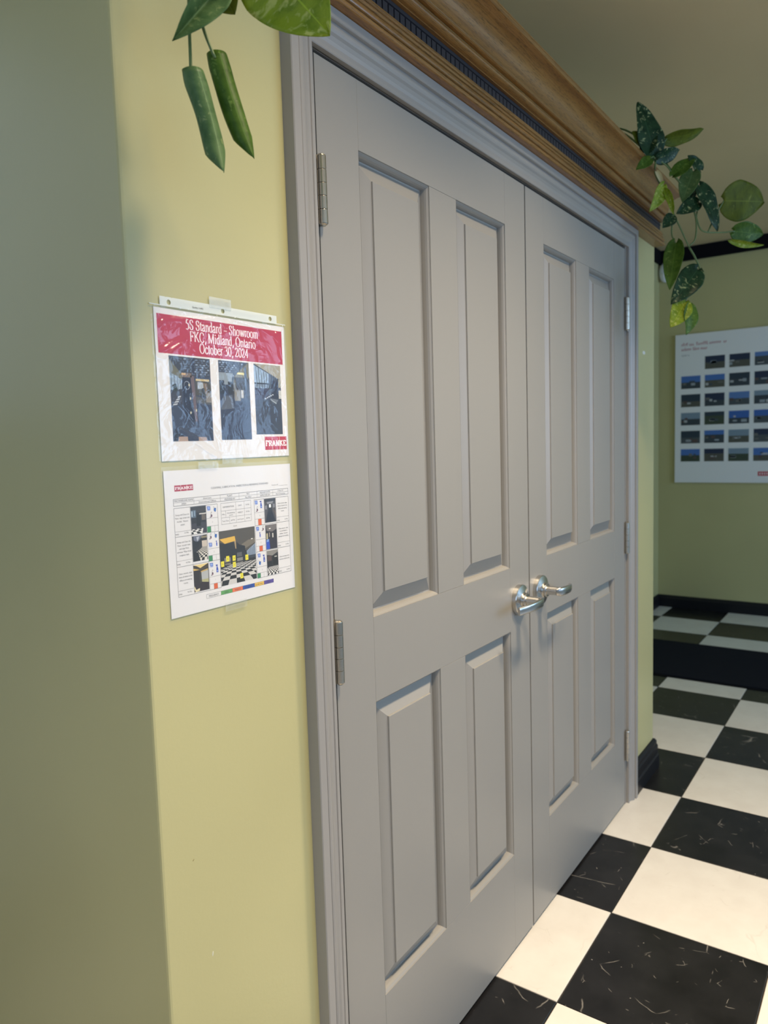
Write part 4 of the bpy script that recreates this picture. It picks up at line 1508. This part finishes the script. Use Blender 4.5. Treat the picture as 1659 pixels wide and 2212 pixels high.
# ------------------------------------------------------------------ photo board on the far wall
pb = empty('photo_board', (XF - 0.001, 0.652, 2.134))
tag(pb, 'white board printed with rows of small photographs on the far wall', 'poster')
PWID, PHEI = 1.62, 1.135
obj('board', bx(-0.024, 0.0, -PWID, 0, -PHEI, 0), MAT['board'], pb, bevel=0.003)
k = Ink(0.00005)
rp = random.Random(21)
cols = ['3f64a8', '2b3a4c', '354450', '5c7fb8', '46586a', '24303c', '6d7c86']
for r_ in range(6):
    for c_ in range(9):
        if r_ == 0 and c_ == 0:
            continue
        x = 46 + c_ * 170.5
        y = 178 + r_ * 139.5
        kind = rp.random()
        sky = rp.choice(['4a74b8', '3c66b0', '7f93a4', '5c7fb8', '2e3c4a', '26324c'])
        grd = rp.choice(['3b444c', '4c5358', '2a343a', '56564e', '3e4a3c'])
        k = Ink(0.00005)
        k.rect(x, y, x + 140, y + 96, grd)
        k.rect(x, y, x + 140, y + 96 * rp.uniform(0.3, 0.6), sky, 2)
        for q in range(3):
            a = rp.uniform(0, 95)
            b = rp.uniform(30, 70)
            k.rect(x + a, y + b, x + a + rp.uniform(15, 45), y + b + rp.uniform(8, 22), rp.choice(['9aa2a8', '6a6a66', 'b4b6b8', '5a4a48', '46505a']), 3)
        k.obj('printed_photo', pb, (-0.0242, 0, 0)).rotation_euler = (0, 0, -math.pi / 2)
k = Ink(0.00005)
def on_board(name):
    k.obj(name, pb, (-0.0242, 0, 0)).rotation_euler = (0, 0, -math.pi / 2)


for nm, lines, col in (('title_print', [(48, 366, 88, 22), (48, 236, 124, 22)], 'b0405a'), ('caption_print', [(48, 108, 164, 12)], '7a8088')):
    k = Ink(0.00005)
    for a, b, c, d in lines:
        k.scribble(a, b, c, d, col, 2, rp)
    on_board(nm)
k = Ink(0.00005)
k.rect(590, 1050, 700, 1082, 'c03040', 1)
for q in range(6):
    k.rect(600 + q * 16, 1058, 608 + q * 16, 1074, 'f0e0e0', 2)
on_board('logo_print')

# ------------------------------------------------------------------ floor mat
mt = empty('floor_mat', (3.285, -0.65, 0.0))
tag(mt, 'long dark navy floor mat lying across the checkered tiles', 'floor mat')
obj('mat_pile', bx(0.02, 0.755, -1.23, 1.28, 0.0005, 0.009), MAT['mat'], mt, bevel=0.003)
obj('mat_border', bx(0.0, 0.775, -1.25, 1.30, 0.0, 0.004), MAT['black_matte'], mt, bevel=0.001)

# ------------------------------------------------------------------ small white wall device
sn = empty('wall_sensor', (XF, 0.735, 2.62))
tag(sn, 'small white rounded sensor high on the far wall near the corner', 'sensor')
rings = []
for t, s in ((0, 0.92), (0.006, 1.0), (0.03, 0.96), (0.042, 0.8), (0.05, 0.45), (0.052, 0.02)):
    rings.append([(-t, 0.042 * s * math.cos(2 * math.pi * q / 28), 0.075 * s * math.sin(2 * math.pi * q / 28)) for q in range(28)])
obj('sensor_body', loft(bmesh.new(), rings), MAT['white_plastic'], sn, smooth=True)
obj('sensor_lens', lathe(bmesh.new(), [(0.047, 0.014), (0.054, 0.010), (0.056, 0.003)], (0, 0, -0.02), (-1, 0, 0), 20), MAT['board'], sn, smooth=True)


# ------------------------------------------------------------------ ceiling downlights
def lamp(x, y, watts, where):
    e = empty('ceiling_downlight', (x, y, ZC))
    tag(e, 'round recessed ceiling downlight ' + where, 'ceiling light', 'recessed ceiling downlights')
    ringp = [(0.0, 0.16), (0.010, 0.155), (0.010, 0.135), (0.002, 0.132)]
    obj('rim', lathe(bmesh.new(), ringp, (0, 0, 0), (0, 0, -1), 40), MAT['white_plastic'], e)
    if not watts:
        return          # fitting that is switched off
    a = area('ceiling_lamp_offscreen', (x, y, ZC - 0.014), (x, y, 0), 0.26, 0.26, watts, WARM, 104, 'DISK')
    a.parent = e
    a.matrix_parent_inverse = Matrix.Translation((-x, -y, -ZC))


for l_ in LAMPS:
    lamp(*l_)


# ------------------------------------------------------------------ trailing pothos plants
VIEW = Vector((-0.80, -0.58, -0.12))


def leaf(parent, B, T_, width, mat, roll=0.5, fold=0.0, bend=0.10, tilt=0.0, side=0.0, name='leaf', scroll=False):
    B, T_ = Vector(B), Vector(T_)
    ax = T_ - B
    L = ax.length
    ax.normalize()
    n = VIEW - ax * VIEW.dot(ax)
    if n.length < 0.05:
        n = ax.orthogonal()
    n.normalize()
    n = Matrix.Rotation(tilt, 3, ax) @ n
    s = ax.cross(n).normalized()
    nu, nv = 22, 14
    bm = bmesh.new()
    uvl = bm.loops.layers.uv.new('UVMap')
    grid = []
    rnd = random.Random(int(abs(B.x * 1e4) + abs(T_.z * 1e3)))
    ph = rnd.uniform(0, 6.28)
    for i in range(nu + 1):
        t = i / nu
        if t < 0.30:
            sh = math.sqrt(max(0.0, 1 - ((0.30 - t) / 0.305) ** 2))
        else:
            q = (t - 0.30) / 0.70
            sh = (1 - q ** 2.2) * (1 - 0.18 * q * (1 - q)) if q < 0.9 else (1 - 0.9 ** 2.2) * (1 - 0.18 * 0.9 * 0.1) * ((1 - q) / 0.1) ** 0.8
        if scroll:      # a young leaf still rolled up: nearly parallel sides and a slanting tip
            sh = min(1.0, 0.86 + t * 1.2) * (0.92 + 0.08 * math.cos(3 * t)) if t < 0.78 else 0.86 * (1 - (t - 0.78) / 0.22) ** 0.9 + 0.01
        hw = max(width / 2 * sh, 0.00015)
        row = []
        for j in range(nv + 1):
            v = -1 + 2 * j / nv
            th = roll * v / 2 * 1.0
            if abs(roll) > 0.01:
                R = 2 * hw / roll
                dx, dh = R * math.sin(th), R * (1 - math.cos(th))
            else:
                dx, dh = v * hw, 0.0
            if fold:
                dx, dh = v * hw * math.cos(fold), abs(v) * hw * math.sin(fold)
            rip = 0.035 * width * math.sin(9 * t + ph + 2 * v) * abs(v)
            back = (0.03 * L * v * max(0.0, 1 - t / 0.3)) if scroll else -0.10 * L * max(0.0, 1 - t / 0.22) * abs(v) ** 1.5
            pos = B + ax * (t * L + back) + s * (dx + side * L * math.sin(math.pi * t)) + n * (dh + rip - bend * L * (4 * t * (1 - t)) * -1)
            row.append(bm.verts.new(pos))
        grid.append(row)
    for i in range(nu):
        for j in range(nv):
            f = bm.faces.new((grid[i][j], grid[i][j + 1], grid[i + 1][j + 1], grid[i + 1][j]))
            for lp, (a, b) in zip(f.loops, ((j, i), (j + 1, i), (j + 1, i + 1), (j, i + 1))):
                lp[uvl].uv = (a / nv, b / nu)
    off = parent.location
    for vv in bm.verts:
        vv.co -= off
    o = obj(name, bm, mat, parent, smooth=True)
    m = o.modifiers.new('thickness', 'SOLIDIFY')
    m.thickness = 0.0005
    return o


def vine(parent, pts, r0, r1, mat=None, name='vine'):
    c = catmull(pts, 6) if len(pts) > 2 else [Vector(q) for q in pts]
    c = [q - parent.location for q in c]
    n = len(c)
    return obj(name, tube(bmesh.new(), c, [lerp(r0, r1, i / (n - 1)) for i in range(n)], 8), mat or MAT['vine'], parent, smooth=True)


def pot(parent):
    z = 0.0
    prof = [(0.0, 0.062), (0.10, 0.080), (0.10, 0.086), (0.125, 0.088), (0.125, 0.078), (0.108, 0.074)]
    obj('pot', lathe(bmesh.new(), prof, (0, 0, z), (0, 0, 1), 36), MAT['pot'], parent)
    obj('soil', lathe(bmesh.new(), [(0.100, 0.0735), (0.1085, 0.0735), (0.111, 0.03), (0.111, 0.001)], (0, 0, z), (0, 0, 1), 30), MAT['soil'], parent)


PTOP = CT + 0.012
# --- the plant over the notices
pl = empty('pothos_plant', (-0.27, 0.12, PTOP))
tag(pl, 'trailing pothos with two rolled leaves hanging above the paper notices', 'plant')
pot(pl)
vine(pl, [(-0.27, 0.11, 2.39), (-0.29, 0.02, 2.42), (-0.315, -0.09, 2.34), (-0.338, -0.120, 2.20), (-0.347, -0.114, 2.09), (-0.351, -0.110, 1.996), (-0.360, -0.107, 1.935), (-0.365, -0.109, 1.880), (-0.369, -0.112, 1.822)], 0.0026, 0.0019)
vine(pl, [(-0.351, -0.111, 1.990), (-0.356, -0.114, 1.946), (-0.357, -0.118, 1.902), (-0.355, -0.124, 1.874), (-0.347, -0.131, 1.846)], 0.0022, 0.0018)
vine(pl, [(-0.350, -0.112, 2.050), (-0.325, -0.150, 2.030), (-0.309, -0.172, 1.995), (-0.300, -0.170, 1.972)], 0.0022, 0.0015, name='petiole')
vine(pl, [(-0.352, -0.111, 1.985), (-0.344, -0.128, 1.962), (-0.340, -0.135, 1.930)], 0.0018, 0.0014, name='petiole')
leaf(pl, (-0.306, -0.166, 1.972), (-0.236, -0.221, 1.888), 0.108, MAT['leaf_lime'], roll=0.7, bend=0.05, tilt=0.15)
leaf(pl, (-0.341, -0.135, 1.926), (-0.392, -0.109, 1.855), 0.066, MAT['leaf_sage'], roll=0.3, fold=1.0, bend=0.05, tilt=-0.5)
leaf(pl, (-0.352, -0.128, 1.955), (-0.322, -0.143, 1.902), 0.064, MAT['leaf_olive'], roll=0.5, bend=0.06, tilt=0.4)
leaf(pl, (-0.367, -0.120, 1.832), (-0.350, -0.140, 1.711), 0.047, MAT['leaf_sage'], roll=3.5, bend=0.02, tilt=2.5, side=0.03, scroll=True)
leaf(pl, (-0.340, -0.131, 1.858), (-0.320, -0.162, 1.730), 0.044, MAT['leaf_green'], roll=3.3, bend=0.0, tilt=2.7, side=-0.02, scroll=True)
rl = random.Random(5)
# the rest of its foliage, above and round the corner of the closet
for (x, y, z, dx, dy, dz, wd, key) in [
        (-0.37, -0.12, 2.33, -0.05, -0.05, -0.10, 0.085, 'leaf_lime'), (-0.30, -0.13, 2.36, 0.03, -0.07, -0.09, 0.09, 'leaf_green'),
        (-0.22, -0.12, 2.35, 0.07, -0.05, -0.08, 0.08, 'leaf_lime'), (-0.35, -0.13, 2.20, 0.04, -0.06, -0.09, 0.08, 'leaf_dark'),
        (-0.47, 0.06, 2.34, -0.08, 0.02, -0.09, 0.095, 'leaf_green'), (-0.48, 0.02, 2.20, -0.06, -0.02, -0.12, 0.09, 'leaf_green'),
        (-0.47, 0.18, 2.31, -0.08, 0.06, -0.08, 0.10, 'leaf_lime'), (-0.50, 0.10, 2.12, -0.05, 0.03, -0.12, 0.085, 'leaf_dark'),
        (-0.30, 0.10, 2.46, -0.06, -0.03, 0.10, 0.09, 'leaf_green'), (-0.22, 0.14, 2.45, 0.07, -0.02, 0.09, 0.09, 'leaf_lime'),
        (-0.27, 0.18, 2.47, 0.0, 0.06, 0.10, 0.09, 'leaf_dark')]:
    leaf(pl, (x, y, z), (x + dx, y + dy, z + dz), wd, MAT[key], roll=0.6, bend=0.08, tilt=rl.uniform(-0.5, 0.5))
vine(pl, [(-0.28, 0.11, 2.39), (-0.38, 0.09, 2.43), (-0.465, 0.06, 2.35), (-0.485, 0.03, 2.21), (-0.50, 0.10, 2.12)], 0.0026, 0.0018)
vine(pl, [(-0.27, 0.12, 2.39), (-0.36, 0.16, 2.42), (-0.47, 0.18, 2.31)], 0.0024, 0.0018)
for a, b in (((-0.27, 0.12, 2.385), (-0.30, 0.10, 2.46)), ((-0.27, 0.12, 2.385), (-0.22, 0.14, 2.45)), ((-0.27, 0.12, 2.385), (-0.27, 0.18, 2.47)),
             ((-0.315, -0.09, 2.34), (-0.37, -0.12, 2.33)), ((-0.30, -0.06, 2.37), (-0.30, -0.13, 2.36)), ((-0.30, -0.06, 2.37), (-0.22, -0.12, 2.35)), ((-0.338, -0.120, 2.20), (-0.35, -0.13, 2.20))):
    vine(pl, [a, b], 0.0018, 0.0012, name='petiole')

# --- the plant over the corner right of the doors
pr = empty('pothos_plant', (1.72, 0.13, PTOP))
tag(pr, 'variegated pothos trailing over the end of the oak cornice by the corner', 'plant')
pot(pr)
LD, LG, LO, LL, LS = (MAT['leaf_' + q] for q in ('dark', 'green', 'olive', 'lime', 'sage'))
R = [((1.594, -0.122, 2.290), (1.555, -0.080, 2.456), 0.090, LD, 0.5, 0.3), ((1.641, -0.147, 2.352), (1.761, -0.240, 2.396), 0.058, LO, 1.0, 0.9),
     ((1.560, -0.092, 2.330), (1.532, -0.070, 2.360), 0.036, LO, 0.5, 0.3), ((1.556, -0.122, 2.270), (1.500, -0.092, 2.226), 0.034, LG, 0.5, 0.2),
     ((1.605, -0.128, 2.283), (1.680, -0.183, 2.318), 0.050, LD, 0.6, 0.6), ((1.652, -0.168, 2.232), (1.727, -0.222, 2.299), 0.044, LG, 0.6, -0.5),
     ((1.740, -0.236, 2.258), (1.703, -0.203, 2.303), 0.045, LD, 0.4, 0.4), ((1.711, -0.218, 2.250), (1.669, -0.195, 2.144), 0.062, LS, 0.8, 0.5),
     ((1.617, -0.148, 2.197), (1.566, -0.116, 2.106), 0.046, LL, 0.9, -0.3), ((1.619, -0.150, 2.180), (1.640, -0.173, 2.103), 0.034, LL, 3.2, 0.0),
     ((1.728, -0.234, 2.205), (1.771, -0.284, 2.056), 0.066, LD, 0.7, -0.4), ((1.800, -0.297, 2.160), (1.930, -0.402, 2.166), 0.122, LO, 0.35, 0.1),
     ((1.722, -0.234, 2.150), (1.649, -0.180, 2.106), 0.050, LD, 0.5, 0.3), ((1.640, -0.173, 2.098), (1.602, -0.148, 2.057), 0.040, LD, 0.5, 0.2),
     ((1.822, -0.325, 2.060), (1.915, -0.403, 2.054), 0.066, LG, 0.6, 0.2), ((1.812, -0.320, 2.030), (1.913, -0.406, 2.018), 0.030, LL, 2.4, 0.8),
     ((1.640, -0.182, 2.010), (1.606, -0.171, 1.853), 0.062, LG, 1.3, 0.5), ((1.697, -0.238, 1.925), (1.606, -0.176, 1.806), 0.078, LD, 0.5, 0.2),
     ((1.650, -0.211, 1.818), (1.596, -0.177, 1.730), 0.066, LL, 0.5, 0.1), ((1.664, -0.222, 1.806), (1.643, -0.216, 1.706), 0.062, LG, 0.9, -0.4),
     ((1.705, -0.20, 2.225), (1.735, -0.21, 2.150), 0.050, LD, 0.5, 0.4), ((1.575, -0.10, 2.30), (1.600, -0.125, 2.372), 0.050, LD, 0.6, -0.5)]
for b, t, wd, m, rollv, tl in R:
    leaf(pr, b, t, wd * 1.1, m, roll=rollv, bend=0.05, tilt=tl)
leaf(pr, (1.600, -0.128, 2.240), (1.618, -0.146, 2.194), 0.024, MAT['sheath'], roll=3.0, bend=0.0, name='leaf_sheath')
VN = [[(1.72, 0.12, 2.39), (1.66, 0.02, 2.42), (1.61, -0.08, 2.33), (1.607, -0.120, 2.285), (1.606, -0.124, 2.233), (1.629, -0.147, 2.178), (1.651, -0.172, 2.106), (1.665, -0.188, 2.065), (1.682, -0.207, 2.015), (1.688, -0.213, 2.0)],
      [(1.660, -0.166, 2.238), (1.691, -0.196, 2.194), (1.708, -0.215, 2.145), (1.717, -0.228, 2.088), (1.708, -0.227, 2.029), (1.688, -0.213, 2.004)],
      [(1.688, -0.213, 2.0), (1.705, -0.232, 1.958), (1.711, -0.242, 1.908), (1.665, -0.212, 1.832), (1.655, -0.207, 1.812)],
      [(1.719, -0.228, 2.099), (1.733, -0.244, 2.057), (1.787, -0.288, 2.055), (1.826, -0.328, 2.060)],
      [(1.650, -0.170, 2.106), (1.640, -0.168, 2.044), (1.640, -0.180, 2.009)],
      [(1.607, -0.119, 2.285), (1.641, -0.148, 2.267), (1.660, -0.166, 2.238)],
      [(1.609, -0.119, 2.290), (1.630, -0.135, 2.325), (1.645, -0.150, 2.353)],
      [(1.560, -0.121, 2.272), (1.580, -0.124, 2.282), (1.607, -0.121, 2.283)],
      [(1.719, -0.228, 2.099), (1.732, -0.232, 2.166), (1.730, -0.235, 2.206)],
      [(1.750, -0.258, 2.052), (1.778, -0.275, 2.110), (1.801, -0.297, 2.160)],
      [(1.711, -0.242, 1.908), (1.676, -0.216, 1.875), (1.660, -0.205, 1.850)]]
for q, pts in enumerate(VN):
    vine(pr, pts, 0.0034 if q in (0, 1, 2) else 0.0026, 0.0022, name='vine' if q < 4 else 'petiole')
vine(pr, [(1.72, 0.12, 2.39), (1.68, 0.03, 2.44), (1.66, -0.08, 2.36), (1.66, -0.15, 2.27), (1.660, -0.166, 2.238)], 0.0032, 0.0026)
